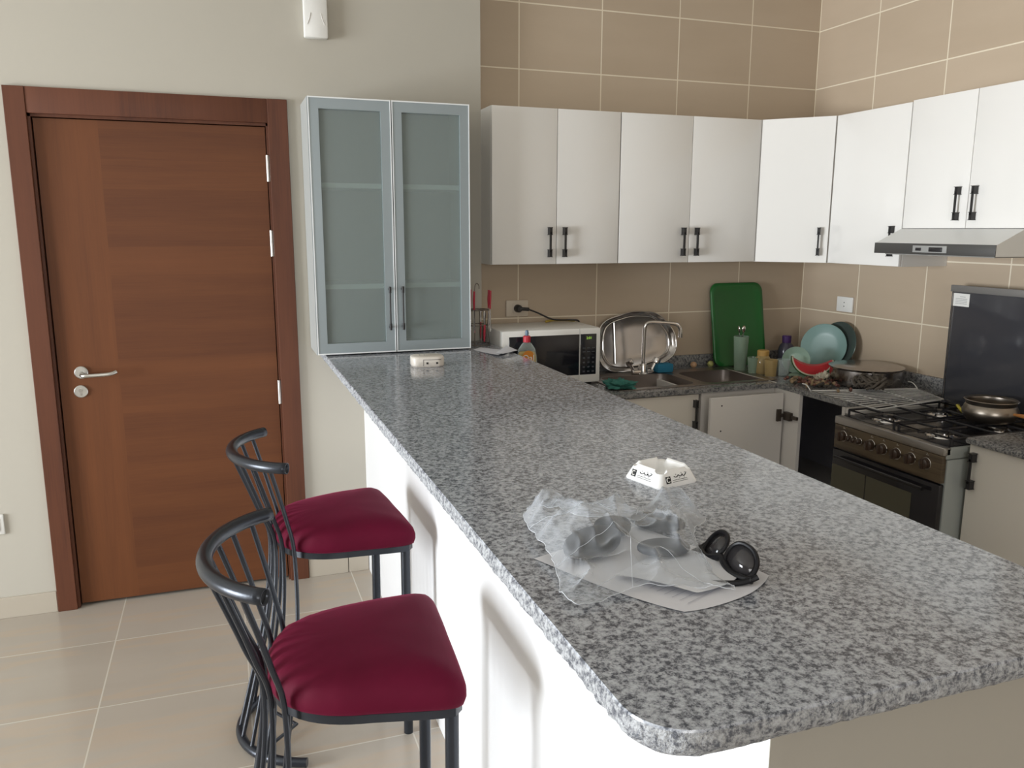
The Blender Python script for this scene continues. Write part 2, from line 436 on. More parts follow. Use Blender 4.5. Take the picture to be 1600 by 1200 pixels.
for a, b_, hx in ((GX0+.001, xm-.002, xm-.028), (xm+.002, GX1-.001, xm+.028)):
    W = .042; y0, y1 = GY, GY+.020
    d = part('door', m_alu, gc, (a, a+W, y0, y1, GZ0+.004, GZ1-.002), (b_-W, b_, y0, y1, GZ0+.004, GZ1-.002), (a+W, b_-W, y0, y1, GZ0+.004, GZ0+.050), (a+W, b_-W, y0, y1, GZ1-.048, GZ1-.002))
    part('glass_pane', m_frost, d, (a+W, b_-W, y0+.008, y0+.012, GZ0+.050, GZ1-.048))
    part('edge_trim', m_alu_edge, d, (a, a+.004, y0-.002, y0, GZ0+.004, GZ1-.002), (b_-.004, b_, y0-.002, y0, GZ0+.004, GZ1-.002), (a+.004, b_-.004, y0-.002, y0, GZ0+.004, GZ0+.009), (a+.004, b_-.004, y0-.002, y0, GZ1-.007, GZ1-.002))
    bm = bm_()
    tube(bm, [(hx, y0-.026, 1.215), (hx, y0-.026, 1.392)], .0032, 10)
    for z in (1.222, 1.385):
        tube(bm, [(hx, y0-.026, z-.016 if z > 1.3 else z-.012), (hx, y0-.026, z+.012 if z > 1.3 else z+.016)], .0055, 10)
        box(bm, hx-.004, hx+.004, y0-.026, y0, z-.004, z+.004, bev=.001)
    obj('handle', bm, m_black, d)

# ------------------------------------------------------------------ upper cabinets
UZ0, UZ1, UY, UX = 1.477, 2.185, -.266, -.284
def bow_handle(parent, p, out, L=.135, wd=.013):
    """vertical bar handle with two block ends; p = centre on the door face, out = unit vector away from it"""
    p = Vector(p); o = Vector(out); s = Vector((-o.y, o.x, 0))
    bm = bm_()
    def bx(u0, u1, w0, w1, z0, z1, bev=.002):
        R3 = Matrix((s, o, Vector((0, 0, 1)))).transposed()
        vs = box(bm, u0, u1, w0, w1, z0, z1, bev=0)
        es = list({e for v in vs for e in v.link_edges})
        for v in vs: v.co = R3 @ v.co + p
        bmesh.ops.bevel(bm, geom=es, offset=bev, segments=2, affect='EDGES')
    for sg in (-1, 1):
        zc = sg*(L/2-.016); bx(-wd/2, wd/2, 0, .026, zc-.016, zc+.016)
    bx(-wd*.30, wd*.30, .018, .026, -L/2+.02, L/2-.02, .001)
    return obj('handle', bm, m_black, parent)
def upper_back(x0, x1, xs, label):
    t = thing('wall_cabinet', label, 'cabinet', ((x0+x1)/2, -.13, UZ0), group='white wall cabinets')
    part('body', m_white, t, (x0+.001, x1-.001, UY+.019, -.001, UZ0, UZ1))
    for a, b_, hx in ((x0+.0015, xs-.0015, xs-.038), (xs+.0015, x1-.0015, xs+.038)):
        d = part('door', m_white, t, (a, b_, UY, UY+.018, UZ0+.001, UZ1-.001), bev=.0015)
        bow_handle(d, (hx, UY, 1.580), (0, -1, 0))
    return t
upper_back(-1.966, -1.321, -1.645, 'white two-door wall cabinet on the back wall, nearest the frosted glass cabinet')
upper_back(-1.318, -.532, -.927, 'white two-door wall cabinet on the back wall above the sink')
t1 = thing('wall_cabinet', 'white diagonal wall cabinet in the corner with a single door', 'cabinet', (-.2, -.2, UZ0), group='white wall cabinets')
bm = bm_(); extrude_poly(bm, [(-.530, -.001, UZ0), (-.530, UY+.016, UZ0), (UX+.016, -.519, UZ0), (-.001, -.519, UZ0), (-.001, -.001, UZ0)], (0, 0, UZ1-UZ0)); obj('body', bm, m_white, t1, smooth=False)
A = Vector((-.531, UY-.001, 0)); B = Vector((UX-.001, -.520, 0)); dv = (B-A).normalized(); nv = Vector((dv.y, -dv.x, 0))
if nv.dot(Vector((-1, -1, 0))) < 0: nv = -nv
bm = bm_(); a = A+dv*.003; b2 = B-dv*.003
extrude_poly(bm, [a+Vector((0, 0, UZ0+.001)), b2+Vector((0, 0, UZ0+.001)), b2+Vector((0, 0, UZ1-.001)), a+Vector((0, 0, UZ1-.001))], -nv*.012)
d = obj('door', bm, m_white, t1, smooth=False); bow_handle(d, B-dv*.045+Vector((0, 0, 1.582)), nv)
t1 = thing('wall_cabinet', 'white single-door wall cabinet on the right wall between the corner and the hood', 'cabinet', (-.14, -.75, UZ0), group='white wall cabinets')
part('body', m_white, t1, (UX+.019, -.001, -.982, -.522, UZ0, UZ1))
d = part('door', m_white, t1, (UX, UX+.018, -.9815, -.5235, UZ0+.001, UZ1-.001), bev=.0015); bow_handle(d, (UX, -.937, 1.590), (-1, 0, 0))
t1 = thing('wall_cabinet', 'short white two-door wall cabinet above the cooker hood', 'cabinet', (-.14, -1.31, 1.645), group='white wall cabinets')
part('body', m_white, t1, (UX+.019, -.001, -1.640, -.985, 1.646, UZ1+.006))
for y0, y1, hy in ((-1.3130, -.9865, -1.273), (-1.639, -1.3155, -1.353)):
    d = part('door', m_white, t1, (UX, UX+.018, y0, y1, 1.647, UZ1+.005), bev=.0015); bow_handle(d, (UX, hy, 1.746), (-1, 0, 0))

# ------------------------------------------------------------------ cooker hood
hood = thing('cooker_hood', 'slim grey cooker hood mounted under the short wall cabinet', 'hood', (-.2, -1.29, 1.54))
bm = bm_(); HY0, HY1 = -1.592, -.990
prof = [(-.43, 1.584), (-.295, 1.644), (-.002, 1.644), (-.002, 1.541), (-.43, 1.541)]
extrude_poly(bm, [(x, HY1, z) for x, z in prof], (0, HY0-HY1, 0)); obj('shell', bm, mat('hood_grey', (.66, .66, .64), .4), hood, smooth=False)
m_hoodband = mat('hood_dark_band', (.055, .053, .05), .4)
fb = part('front_band', m_hoodband, hood, (-.434, -.430, HY0, HY1, 1.541, 1.585), bev=.001)
cp = part('control_panel', mat('control_grey', (.30, .30, .29), .4), fb, (-.437, -.434, -1.375, -1.205, 1.549, 1.577), bev=.001)
part('switch', m_black, cp, (-.441, -.437, -1.355, -1.290, 1.553, 1.571), bev=.002)
part('switch', m_black, cp, (-.440, -.437, -1.250, -1.222, 1.556, 1.568), bev=.002)
part('filter', mat('hood_filter', (.33, .32, .30), .5, .3), hood, (-.40, -.03, HY0+.03, HY1-.03, 1.536, 1.541))

# ------------------------------------------------------------------ lower kitchen
KZ = .898; KT = .024
ct = thing('kitchen_countertop', 'dark speckled granite worktop running along the back wall and round the corner', 'countertop', (-.9, -.3, KZ-KT))
SX0, SX1, SY0, SY1 = -1.42, -.565, -.53, -.125
bm = bm_()
for b_ in ((-1.953, SX0, -.60, -.001), (SX0, SX1, -.60, SY0), (SX0, SX1, SY1, -.001), (SX1, -.001, -.60, -.001), (-.60, -.001, -1.075, -.60)):
    box(bm, b_[0], b_[1], b_[2], b_[3], KZ-KT, KZ)
obj('slab', bm, m_granite_dark, ct, smooth=False)
part('upstand', m_granite_dark, ct, (-1.953, -.001, -.020, -.001, KZ, KZ+.062), bev=.002)
part('upstand', m_granite_dark, ct, (-.020, -.001, -1.075, -.021, KZ, KZ+.062), bev=.002)
part('joint_strip', mat('pale_silicone', (.50, .47, .42), .5), ct, (-.606, -.598, -.60, -.15, KZ, KZ+.003), bev=.001)
ct2 = thing('kitchen_countertop', 'short granite worktop to the right of the stove', 'countertop', (-.3, -2.3, KZ-KT))
part('slab', m_granite_dark, ct2, (-.625, -.001, -3.0, -1.712, KZ-KT, KZ), bev=.010)

# double sink
sk = thing('kitchen_sink', 'double-bowl stainless steel sink set in the granite under the wall cabinets', 'sink', (-1.0, -.33, KZ))
xm2 = -.955
for x0, x1, bx0, bx1 in ((SX0-.012, xm2, -1.375, -.985), (xm2, SX1+.012, -.930, -.605)):
    bm = bm_(); inner = rrect(bx0, bx1, -.495, -.185, .055, 7); n = len(inner)
    y0, y1 = SY0-.012, SY1+.012; cx, cy = (bx0+bx1)/2, (-.495-.185)/2
    outer = []
    for px, py in inner:
        dx, dy = px-cx, py-cy
        s = min(((x1 if dx > 0 else x0)-cx)/dx if abs(dx) > 1e-6 else 1e9, ((y1 if dy > 0 else y0)-cy)/dy if abs(dy) > 1e-6 else 1e9)
        outer.append((cx+dx*s, cy+dy*s))
    for corner in ((x0, y0), (x1, y0), (x1, y1), (x0, y1)):
        k = min(range(n), key=lambda i: (outer[i][0]-corner[0])**2+(outer[i][1]-corner[1])**2); outer[k] = corner
    rr_ = []
    for lst, z in ((outer, KZ+.001), (outer, KZ+.004), (inner, KZ+.002), (inner, KZ-.01)): rr_.append([bm.verts.new((x, y, z)) for x, y in lst])
    for sc_, z in ((.97, KZ-.15), (.90, KZ-.168), (.0, KZ-.17)):
        if sc_ == 0: rr_.append([bm.verts.new((cx, cy, z))])
        else: rr_.append([bm.verts.new((cx+(x-cx)*sc_, cy+(y-cy)*sc_, z)) for x, y in inner])
    for Aq, Bq in zip(rr_, rr_[1:]):
        for k in range(n):
            if len(Bq) == 1: bm.faces.new((Aq[k], Aq[(k+1) % n], Bq[0]))
            else: bm.faces.new((Aq[k], Aq[(k+1) % n], Bq[(k+1) % n], Bq[k]))
    o = obj('bowl', bm, m_sink, sk, ang=50)
    bm = bm_(); lathe(bm, [(0, .003), (.028, .003), (.036, .001)], (cx, cy, KZ-.169)); obj('drain', bm, m_chrome, o)
# faucet
fc = thing('faucet', 'chrome swan-neck tap behind the double sink', 'tap', (-1.10, -.135, KZ+.004))
bm = bm_(); lathe(bm, [(0, .05), (.020, .05), (.024, .03), (.026, .008), (.034, 0)], (-1.10, -.15, KZ+.003)); box(bm, -1.165, -1.035, -.168, -.132, KZ+.003, KZ+.022, bev=.008)
obj('base', bm, m_chrome, fc)
bm = bm_(); tube(bm, cr([(-1.10, -.15, .94), (-1.099, -.15, 1.05), (-1.097, -.15, 1.135), (-1.087, -.152, 1.160), (-1.06, -.156, 1.168), (-1.0, -.165, 1.164), (-.94, -.175, 1.158), (-.915, -.18, 1.148), (-.904, -.182, 1.125), (-.903, -.183, 1.095)], 6), .0098, 14)
lathe(bm, [(0, 0), (.011, 0), (.011, .022), (.009, .024)], (-.903, -.183, 1.085)); obj('spout', bm, m_chrome, fc)
for s in (-1, 1):
    bm = bm_(); M3 = Matrix.Rotation(s*.5, 3, 'Y')
    lathe(bm, [(.009, 0), (.009, .035), (.020, .038), (.022, .05), (.020, .064), (0, .068)], (-1.10+s*.055, -.15, KZ+.02), M=M3, seg=12); obj('knob', bm, m_chrome, fc)

# base cabinets (back run)
sc1 = thing('base_cabinet', 'white base cabinet with two doors under the sink', 'cabinet', (-1.42, -.3, 0), group='white base cabinets')
part('body', m_board, sc1, (-1.95, -1.932, -.565, -.02, .1, KZ-KT-.001), (-1.035, -1.02, -.565, -.02, .1, KZ-KT-.001), (-1.932, -1.035, -.565, -.02, .1, .118), (-1.932, -1.035, -.030, -.02, .118, KZ-KT-.001), (-1.932, -1.035, -.52, -.50, .0, .1))
part('door', m_low_door, sc1, (-1.95, -1.424, -.585, -.567, .105, KZ-KT-.006), bev=.0015)
d = part('door', m_low_door, sc1, (-1.421, -1.032, -.585, -.567, .105, KZ-KT-.006), bev=.0015); bow_handle(d, (-1.055, -.585, .773), (0, -1, 0))
cc = thing('base_cabinet', 'white corner base cabinet standing open with its door folded back', 'cabinet', (-.5, -.5, 0), group='white base cabinets')
part('body', m_dark_in, cc, (-.03, -.02, -1.055, -.02, .1, KZ-KT-.001), (-1.015, -.03, -.030, -.02, .1, KZ-KT-.001), (-.58, -.03, -1.055, -1.039, .118, KZ-KT-.001))
part('bottom_board', m_board, cc, (-.58, -.03, -1.039, -.03, .1, .118), (-1.015, -.58, -.565, -.03, .1, .118))
part('shelf', m_board, cc, (-.575, -.03, -1.039, -.03, .325, .343))
part('plinth', m_board, cc, (-.53, -.51, -1.055, -.51, 0, .1), (-1.015, -.53, -.53, -.51, 0, .1))
part('side_panel', m_board, cc, (-.600, -.03, -1.075, -1.056, 0, KZ-KT-.001), label='white end panel beside the stove')
part('front_filler', m_board, cc, (-1.018, -.60, -.585, -.567, .1, KZ-KT-.001), (-.600, -.582, -.775, -.567, .1, KZ-KT-.001), label='white filler strip with the hinge plate')
dr = part('door', m_board, cc, (-1.020, -.612, -.672, -.654, .105, KZ-KT-.012), bev=.001, label='open white door showing its inner face with screw holes')
for z in (.823, .700):
    bm = bm_(); lathe(bm, [(0, .0005), (.004, .0005), (.004, -.001)], (-.960, -.6725, z), seg=10, M=Matrix.Rotation(PI/2, 3, 'X'))
    obj('screw_hole', bm, m_ink, dr)
m_hinge = mat('dark_hinge', (.07, .055, .045), .4, .5)
for z in (.755, .25):
    part('hinge', m_hinge, dr, (-.650, -.625, -.683, -.672, z-.03, z+.03), (-.632, -.606, -.690, -.678, z-.008, z+.008), (-.622, -.601, -.735, -.690, z-.020, z+.020), (-.615, -.601, -.775, -.735, z-.008, z+.008), bev=.002)
rc = thing('base_cabinet', 'cream base cabinet with a black handle to the right of the stove', 'cabinet', (-.3, -2.3, 0), group='white base cabinets')
part('body', m_low_door, rc, (-.582, -.02, -3.0, -1.716, .1, KZ-KT-.001)); part('plinth', m_board, rc, (-.54, -.52, -3.0, -1.716, 0, .1))
d = part('door', m_low_door, rc, (-.601, -.583, -2.25, -1.718, .105, KZ-KT-.004), bev=.0015); bow_handle(d, (-.601, -1.745, .776), (-1, 0, 0), wd=.016)
part('door', m_low_door, rc, (-.601, -.583, -2.99, -2.254, .105, KZ-KT-.004), bev=.0015)
# items on the painted floor of the cabinet are not visible

# ------------------------------------------------------------------ stove
st = thing('stove', 'free-standing gas stove with brown knob panel and dark oven door', 'stove', (-.40, -1.417, 0))
Y0, Y1, SXF, SXB, SZ = -1.700, -1.134, -.700, -.095, .855
m_st_side = mat('stove_side_grey', (.33, .35, .335), .4, .2); m_st_black = mat('stove_black_glass', (.012, .011, .013), .12)
m_st_brown = mat('stove_brown_panel', (.085, .060, .038), .35, .2); t = NT(m_st_brown); v, p = t.pos(); t.color(t.ramp(t.noise(t.mapping(v, (1, 1.5, 26)), 2, 3), [(.35, (.045, .030, .020)), (.6, (.11, .08, .048))]))
part('body', m_st_side, st, (SXF+.02, SXB, Y0, Y1, .03, SZ-.045), (SXF+.012, SXB, Y0, Y1, SZ-.042, SZ), bev=.003)
part('cooktop', mat('cooktop_black', (.030, .028, .032), .22, .5), st, (SXF+.03, SXB-.02, Y0+.012, Y1-.012, SZ, SZ+.004), bev=.001)
part('front_trim', m_steel, st, (SXF-.004, SXF+.03, Y0, Y1, SZ-.028, SZ+.003), bev=.003)
pn = part('knob_panel', m_st_brown, st, (SXF-.004, SXF+.018, Y0+.004, Y1-.004, .722, SZ-.03), bev=.002)
kr = Matrix.Rotation(-PI/2, 3, 'Y')
for y, r in ((-1.192, .021), (-1.234, .011), (-1.261, .011), (-1.288, .011), (-1.350, .021), (-1.414, .021), (-1.484, .021), (-1.556, .021), (-1.628, .021)):
    bm = bm_(); lathe(bm, [(r, 0), (r*.96, .016), (r*.7, .020), (0, .021)], (SXF-.007, y, .782), M=kr, seg=18)
    if r > .015: box(bm, SXF-.034, SXF-.024, y-.005, y+.005, .782-r*.9, .782+r*.9, bev=.002)
    k = obj('knob', bm, mat('knob_dark', (.035, .02, .013), .3) if 'knob_dark' not in bpy.data.materials else bpy.data.materials['knob_dark'], pn)
    bm = bm_(); tube(bm, [(SXF-.0065, y+(r+.001)*math.cos(a), .782+(r+.001)*math.sin(a)) for a in [2*PI*i/20 for i in range(20)]], .0018, 6, closed=True); obj('ring', bm, m_chrome, k)
for y in (-1.192, -1.350, -1.414, -1.484, -1.556, -1.628):
    bm = bm_(); box(bm, SXF-.0048, SXF-.004, y-.008, y+.004, .814, .817); box(bm, SXF-.0048, SXF-.004, y-.001, y+.002, .817, .822)
    obj('marking', bm, m_satin, pn, smooth=False)
od = part('oven_door', m_st_black, st, (SXF-.006, SXF+.018, Y0+.004, Y1-.004, .16, .716), bev=.004)
m_ovglass = mat('oven_glass', (.075, .070, .048), .15)
part('door_glass', m_ovglass, od, (SXF-.0075, SXF-.005, -1.335, Y1-.008, .22, .650)); part('door_glass', m_ovglass, od, (SXF-.0075, SXF-.005, -1.575, -1.342, .22, .650))
bm = bm_(); tube(bm, [(SXF-.035, Y0+.05, .693), (SXF-.035, Y1-.05, .693)], .008, 12)
for y in (Y0+.07, Y1-.07): tube(bm, [(SXF-.035, y, .693), (SXF-.004, y, .693)], .006, 8)
obj('oven_handle', bm, m_st_black, od)
part('drawer_front', m_st_black, st, (SXF-.004, SXF+.018, Y0+.004, Y1-.004, .04, .155), bev=.003)
for x, y in ((-.56, -1.28), (-.56, -1.555), (-.27, -1.28), (-.27, -1.555)):
    bm = bm_(); lathe(bm, [(.062, 0), (.060, .004), (.045, .006), (.040, .010), (.040, .016), (0, .016)], (x, y, SZ+.004), seg=28)
    bn = obj('burner', bm, m_chrome, st)
    bm = bm_(); lathe(bm, [(.034, 0), (.036, .006), (.030, .010), (0, .011)], (x, y, SZ+.020), seg=24); obj('burner_cap', bm, m_st_black, bn)
m_iron = mat('cast_iron', (.014, .013, .016), .45)
for yc in (-1.28, -1.555):
    bm = bm_(); z = SZ+.028
    x0, x1, ya, yb = -.650, -.150, yc-.125, yc+.125
    tube(bm, [(x0, ya, z), (x1, ya, z), (x1, yb, z), (x0, yb, z)], .005, 8, closed=True)
    tube(bm, [(-.415, ya, z), (-.415, yb, z)], .005, 8)
    for xc in (-.56, -.27):
        for dx, dy in ((1, 0), (-1, 0), (0, 1), (0, -1)):
            tube(bm, [(xc+dx*.03, yc+dy*.03, z+.001), (xc+dx*(.12 if dx else 0), yc+dy*.125, z)], .005, 8)
    for xx in (x0, x1):
        for yy in (ya, yb): tube(bm, [(xx, yy, z), (xx, yy, SZ+.003)], .005, 8)
    obj('pan_support', bm, m_iron, st)
ld = part('lid', mat('lid_glass', (.045, .045, .052), .12), st, (-.098, -.088, Y0+.035, Y1+.018, .875, 1.372), bev=.001, label='dark glass lid standing upright')
part('lid_trim', mat('lid_trim_grey', (.22, .21, .20), .4, .3), ld, (-.100, -.086, Y0+.035, Y1+.026, 1.372, 1.402), bev=.002)
part('lid_edge', m_steel, ld, (-.1005, -.0985, Y1+.006, Y1+.010, .885, 1.37))
sk_ = part('sticker', m_plate, ld, (-.0995, -.0984, Y1-.076, Y1+.012, 1.311, 1.367), label='white printed sticker')
bm = bm_()
for i, z in enumerate((1.353, 1.344, 1.337, 1.330, 1.323)): box(bm, -.1002, -.0996, Y1-.065+(.01 if i == 0 else 0), Y1-.005-(.022 if i == 0 else 0), z-.0011, z+.0011)
obj('print', bm, m_grey, sk_, smooth=False)
for ya in (Y1-.06, Y0+.06): part('hinge', m_steel, st, (-.105, -.085, ya, ya+.03, SZ, .878), bev=.002)
for x in (SXF+.05, SXB-.04):
    for y in (Y0+.04, Y1-.04):
        bm = bm_(); tube(bm, [(x, y, 0), (x, y, .032)], .015, 12); obj('leg', bm, m_black, st)

# pot on the stove
pz = SZ+.0335
pot = thing('cooking_pot', 'worn steel saucepan with a wooden handle on the rear stove burner', 'pot', (-.27, -1.55, pz))
bm = bm_(); lathe(bm, [(0, 0), (.066, 0), (.088, .010), (.100, .030), (.101, .046), (.095, .062), (.089, .070), (.092, .082), (.098, .088), (.096, .090), (.087, .084), (.085, .070), (.094, .046), (.094, .03), (.082, .014), (.062, .006), (0, .005)], (-.287, -1.525, pz), seg=44)
obj('body', bm, mat('worn_steel', (.34, .30, .26), .33, 1), pot)
bm = bm_(); tube(bm, [(-.30, -1.64, pz+.052), (-.315, -1.70, pz+.058), (-.335, -1.80, pz+.066), (-.35, -1.86, pz+.07)], .009, 12, rr=[.005, .009, .011, .009]); obj('handle', bm, mat('orange_wood', (.42, .17, .045), .4), pot)
ut = thing('tongs', 'yellow-tipped kitchen tongs lying at the back of the stove', 'utensil', (-.2, -1.3, pz))
bm = bm_(); tube(bm, [(-.16, -1.20, pz+.012), (-.20, -1.30, pz+.008), (-.25, -1.385, pz+.008)], .004, 8); obj('arm', bm, m_black, ut)
bm = bm_(); tube(bm, cr([(-.20, -1.30, pz+.012), (-.24, -1.33, pz+.020), (-.27, -1.385, pz+.008)], 5), .006, 8); obj('grip', bm, mat('yellow_plastic', (.55, .45, .06), .4), ut)

# ------------------------------------------------------------------ microwave
MX0, MX1, MY, MZ0, MZ1 = -1.945, -1.440, -.345, KZ+.012, 1.176
mw = thing('microwave', 'white microwave oven with black glass front on the kitchen worktop', 'microwave', ((MX0+MX1)/2, -.19, KZ))
part('housing', m_plate, mw, (MX0, MX1, MY+.022, -.03, MZ0, MZ1), bev=.006)
df = part('front_frame', m_plate, mw, (MX0, MX1, MY, MY+.022, MZ0, MZ1), bev=.009)
m_mwglass = mat('microwave_glass', (.010, .011, .016), .08)
part('door_glass', m_mwglass, df, (MX0+.035, -1.553, MY-.002, MY+.004, MZ0+.040, MZ1-.028), bev=.004)
part('door_seam', m_grey, df, (-1.5525, -1.551, MY-.0012, MY+.002, MZ0+.004, MZ1-.004))
cpn = part('control_panel', m_mwglass, df, (-1.548, -1.463, MY-.002, MY+.004, MZ0+.040, MZ1-.028), bev=.003)
m_led = mat('green_display', (.05, .1, .02), .4); m_led.node_tree.nodes['Principled BSDF'].inputs['Emission Color'].default_value = (.45, .8, .1, 1); m_led.node_tree.nodes['Principled BSDF'].inputs['Emission Strength'].default_value = .7
text_part('display_digits', '2:01', .017, m_led, cpn, basis((-1.503, MY-.0035, MZ1-.048), (1, 0, 0), (0, 0, 1)), .0004)
m_btn = mat('button_grey', (.055, .06, .068), .5)
bm = bm_()
for r in range(4):
    for c in range(3): box(bm, -1.534+c*.024, -1.522+c*.024, MY-.0032, MY-.001, MZ0+.052+r*.022, MZ0+.060+r*.022, bev=.001)
obj('keypad', bm, m_btn, cpn); bm = bm_()
for r in range(2):
    for c in range(3): box(bm, -1.536+c*.024, -1.520+c*.024, MY-.0030, MY-.001, MZ0+.150+r*.018, MZ0+.154+r*.018)
obj('function_keys', bm, m_btn, cpn)
for x in (MX0+.04, MX1-.04):
    for y in (MY+.05, -.07): part('foot', m_black, mw, (x-.012, x+.012, y-.012, y+.012, KZ, MZ0), bev=.002)

# sockets
m_beige = mat('beige_plastic', (.60, .52, .42), .4)
def socket(name, loc, nrm, wd, ht, label, holes=True):
    t = thing(name, label, 'socket', loc); o = Vector(nrm); s = Vector((-o.y, o.x, 0)); L = Vector(loc)
    def bx(u0, u1, w0, w1, z0, z1):
        p0 = L+s*u0+o*w0; p1 = L+s*u1+o*w1
        return (min(p0.x, p1.x), max(p0.x, p1.x), min(p0.y, p1.y), max(p0.y, p1.y), L.z+z0, L.z+z1)
    mp_ = m_plate if holes else m_beige
    part('cover', mp_, t, bx(-wd/2, wd/2, 0, .010, -ht/2, ht/2), bev=.003)
    part('insert', mp_, t, bx(-.024, .024, .008, .012, -.024, .024), bev=.001)
    if holes: part('pin_hole', m_ink, t, bx(-.003, .003, .0115, .0125, .007, .013), bx(-.003, .003, .0115, .0125, -.013, -.007))
    return t
socket('wall_socket', (-1.748, -.0005, 1.247), (0, -1, 0), .118, .082, 'cream wall socket with a black plug above the microwave', False)
socket('wall_socket', (-.0005, -.358, 1.248), (-1, 0, 0), .118, .080, 'white wall socket on the right tiled wall above the plates')
cb = thing('power_cable', 'black plug and cable running from the socket over the microwave', 'cable', (-1.748, -.012, 1.247))
bm = bm_(); lathe(bm, [(0, .036), (.013, .036), (.019, .024), (.020, 0)], (-1.748, -.0135, 1.247), M=Matrix.Rotation(PI/2, 3, 'X')); tube(bm, cr([(-1.748, -.040, 1.247), (-1.725, -.047, 1.246), (-1.700, -.048, 1.244)], 4), .009, 10, rr=None)
obj('plug', bm, m_black, cb)
bm = bm_(); tube(bm, cr([(-1.702, -.048, 1.244), (-1.655, -.065, 1.225), (-1.60, -.085, 1.198), (-1.555, -.090, 1.190), (-1.48, -.088, 1.187), (-1.425, -.05, 1.174), (-1.412, -.012, 1.12), (-1.41, -.01, 1.0)], 6), .0042, 8); obj('cord', bm, m_black, cb)
yc_ = bm_(); tube(yc_, cr([(-1.62, -.075, MZ1+.006), (-1.58, -.070, MZ1+.010), (-1.52, -.068, MZ1+.010), (-1.46, -.075, MZ1+.006)], 6), .006, 8)
tag(obj('cable_end', yc_, mat('yellow_sheath', (.42, .30, .05), .5), loc=(-1.54, -.07, MZ1)), 'short yellow cable lying behind the black cord on the microwave', 'cable')

# ------------------------------------------------------------------ things on the kitchen counter
# soap bottle
sb = thing('dish_soap_bottle', 'clear dish soap bottle with yellow liquid, red cap and orange label before the microwave', 'bottle', (-1.853, -.43, KZ))
bm = bm_(); pr = [(0, 0), (.040, 0), (.045, .008), (.048, .06), (.050, .13), (.048, .17), (.040, .205), (.024, .228), (.014, .236), (.013, .240)]
lathe(bm, pr, (-1.853, -.43, KZ), sy=.62); obj('bottle_body', bm, m_glass, sb)
bm = bm_(); lathe(bm, [(0, .004), (.038, .004), (.043, .010), (.046, .06), (.047, .130), (.046, .165), (.044, .178), (.036, .192), (0, .192)], (-1.853, -.43, KZ), sy=.58); obj('liquid', bm, mat('yellow_soap', (.60, .38, .03), .25), sb)
bm = bm_(); lathe(bm, [(.017, .236), (.0175, .262), (.013, .266), (0, .266)], (-1.853, -.43, KZ)); cp_ = obj('cap', bm, mat('red_cap', (.50, .03, .05), .35), sb)
bm = bm_(); lathe(bm, [(.007, .264), (.009, .278), (.006, .290), (0, .292)], (-1.853, -.43, KZ)); obj('nozzle', bm, mat('blue_nozzle', (.10, .16, .24), .3), cp_)
bm = bm_()
lathe(bm, [(0, .0), (.028, .0), (.028, .0015), (0, .0015)], (-1.857, -.4605, KZ+.172), M=Matrix.Rotation(PI/2, 3, 'X'), sy=1.05)
lab = obj('label_front', bm, mat('orange_label', (.62, .22, .02), .4), sb)
text_part('lettering', 'Oal', .040, m_plate, lab, basis((-1.857, -.463, KZ+.166), (1, 0, 0), (0, 0, 1)), .0006)

# oval tray leaning on the wall
ty = thing('serving_tray', 'silver oval serving tray with wavy rim leaning on the wall behind the tap', 'tray', (-1.09, -.06, KZ))
outl = [(-1.314, 1.105), (-1.268, 1.170), (-1.139, 1.207), (-1.05, 1.210), (-.976, 1.200), (-.922, 1.165), (-.866, 1.094), (-.858, 1.007), (-.900, .957), (-.990, .922), (-1.08, .905), (-1.18, .902), (-1.268, .918), (-1.318, .985)]
ol = cr([(x, 0, z) for x, z in outl], 7, closed=True); cc_ = Vector((-1.088, 0, 1.055))
bm = bm_(); tr_rows = []
for sc_, dy in ((1, -.012), (.985, -.017), (.93, -.010), (.90, -.006), (.86, .006), (.82, .010), (.4, .011), (.0, .012)):
    row = []
    for i, p in enumerate(ol if sc_ > 0 else ol[:1]):
        q = cc_+(p-cc_)*sc_; lean = (q.z-KZ)*-.13
        wv = .004*math.sin(i*.45) if sc_ > .95 else 0
        row.append(bm.verts.new((q.x, -.066 + dy + wv - lean, q.z)))
    tr_rows.append(row)
n = len(ol)
for Aq, Bq in zip(tr_rows, tr_rows[1:]):
    for k in range(n):
        if len(Bq) == 1: bm.faces.new((Aq[k], Aq[(k+1) % n], Bq[0]))
        else: bm.faces.new((Aq[k], Aq[(k+1) % n], Bq[(k+1) % n], Bq[k]))
o = obj('tray_body', bm, mat('tray_silver', (.50, .48, .47), .22, 1), ty, ang=60)
sm = o.modifiers.new('thick', 'SOLIDIFY'); sm.thickness = .0015
bm = bm_(); P_ = [Vector((p.x, -.082-(p.z-KZ)*-.13, p.z)) for p in ol]; tube(bm, P_, .0035, 8, closed=True); obj('rim', bm, m_chrome, ty)
bm = bm_(); tube(bm, [Vector((cc_.x+(p.x-cc_.x)*.84, -.068-(cc_.z+(p.z-cc_.z)*.84-KZ)*-.13, cc_.z+(p.z-cc_.z)*.84)) for p in ol], .0042, 8, closed=True); obj('inner_bead', bm, m_chrome, ty)
bm = bm_(); tube(bm, [Vector((-1.213, -.062-(z-KZ)*-.13, z)) for z in (.945, 1.02, 1.10, 1.165)], .004, 8); obj('divider_ridge', bm, m_chrome, ty)
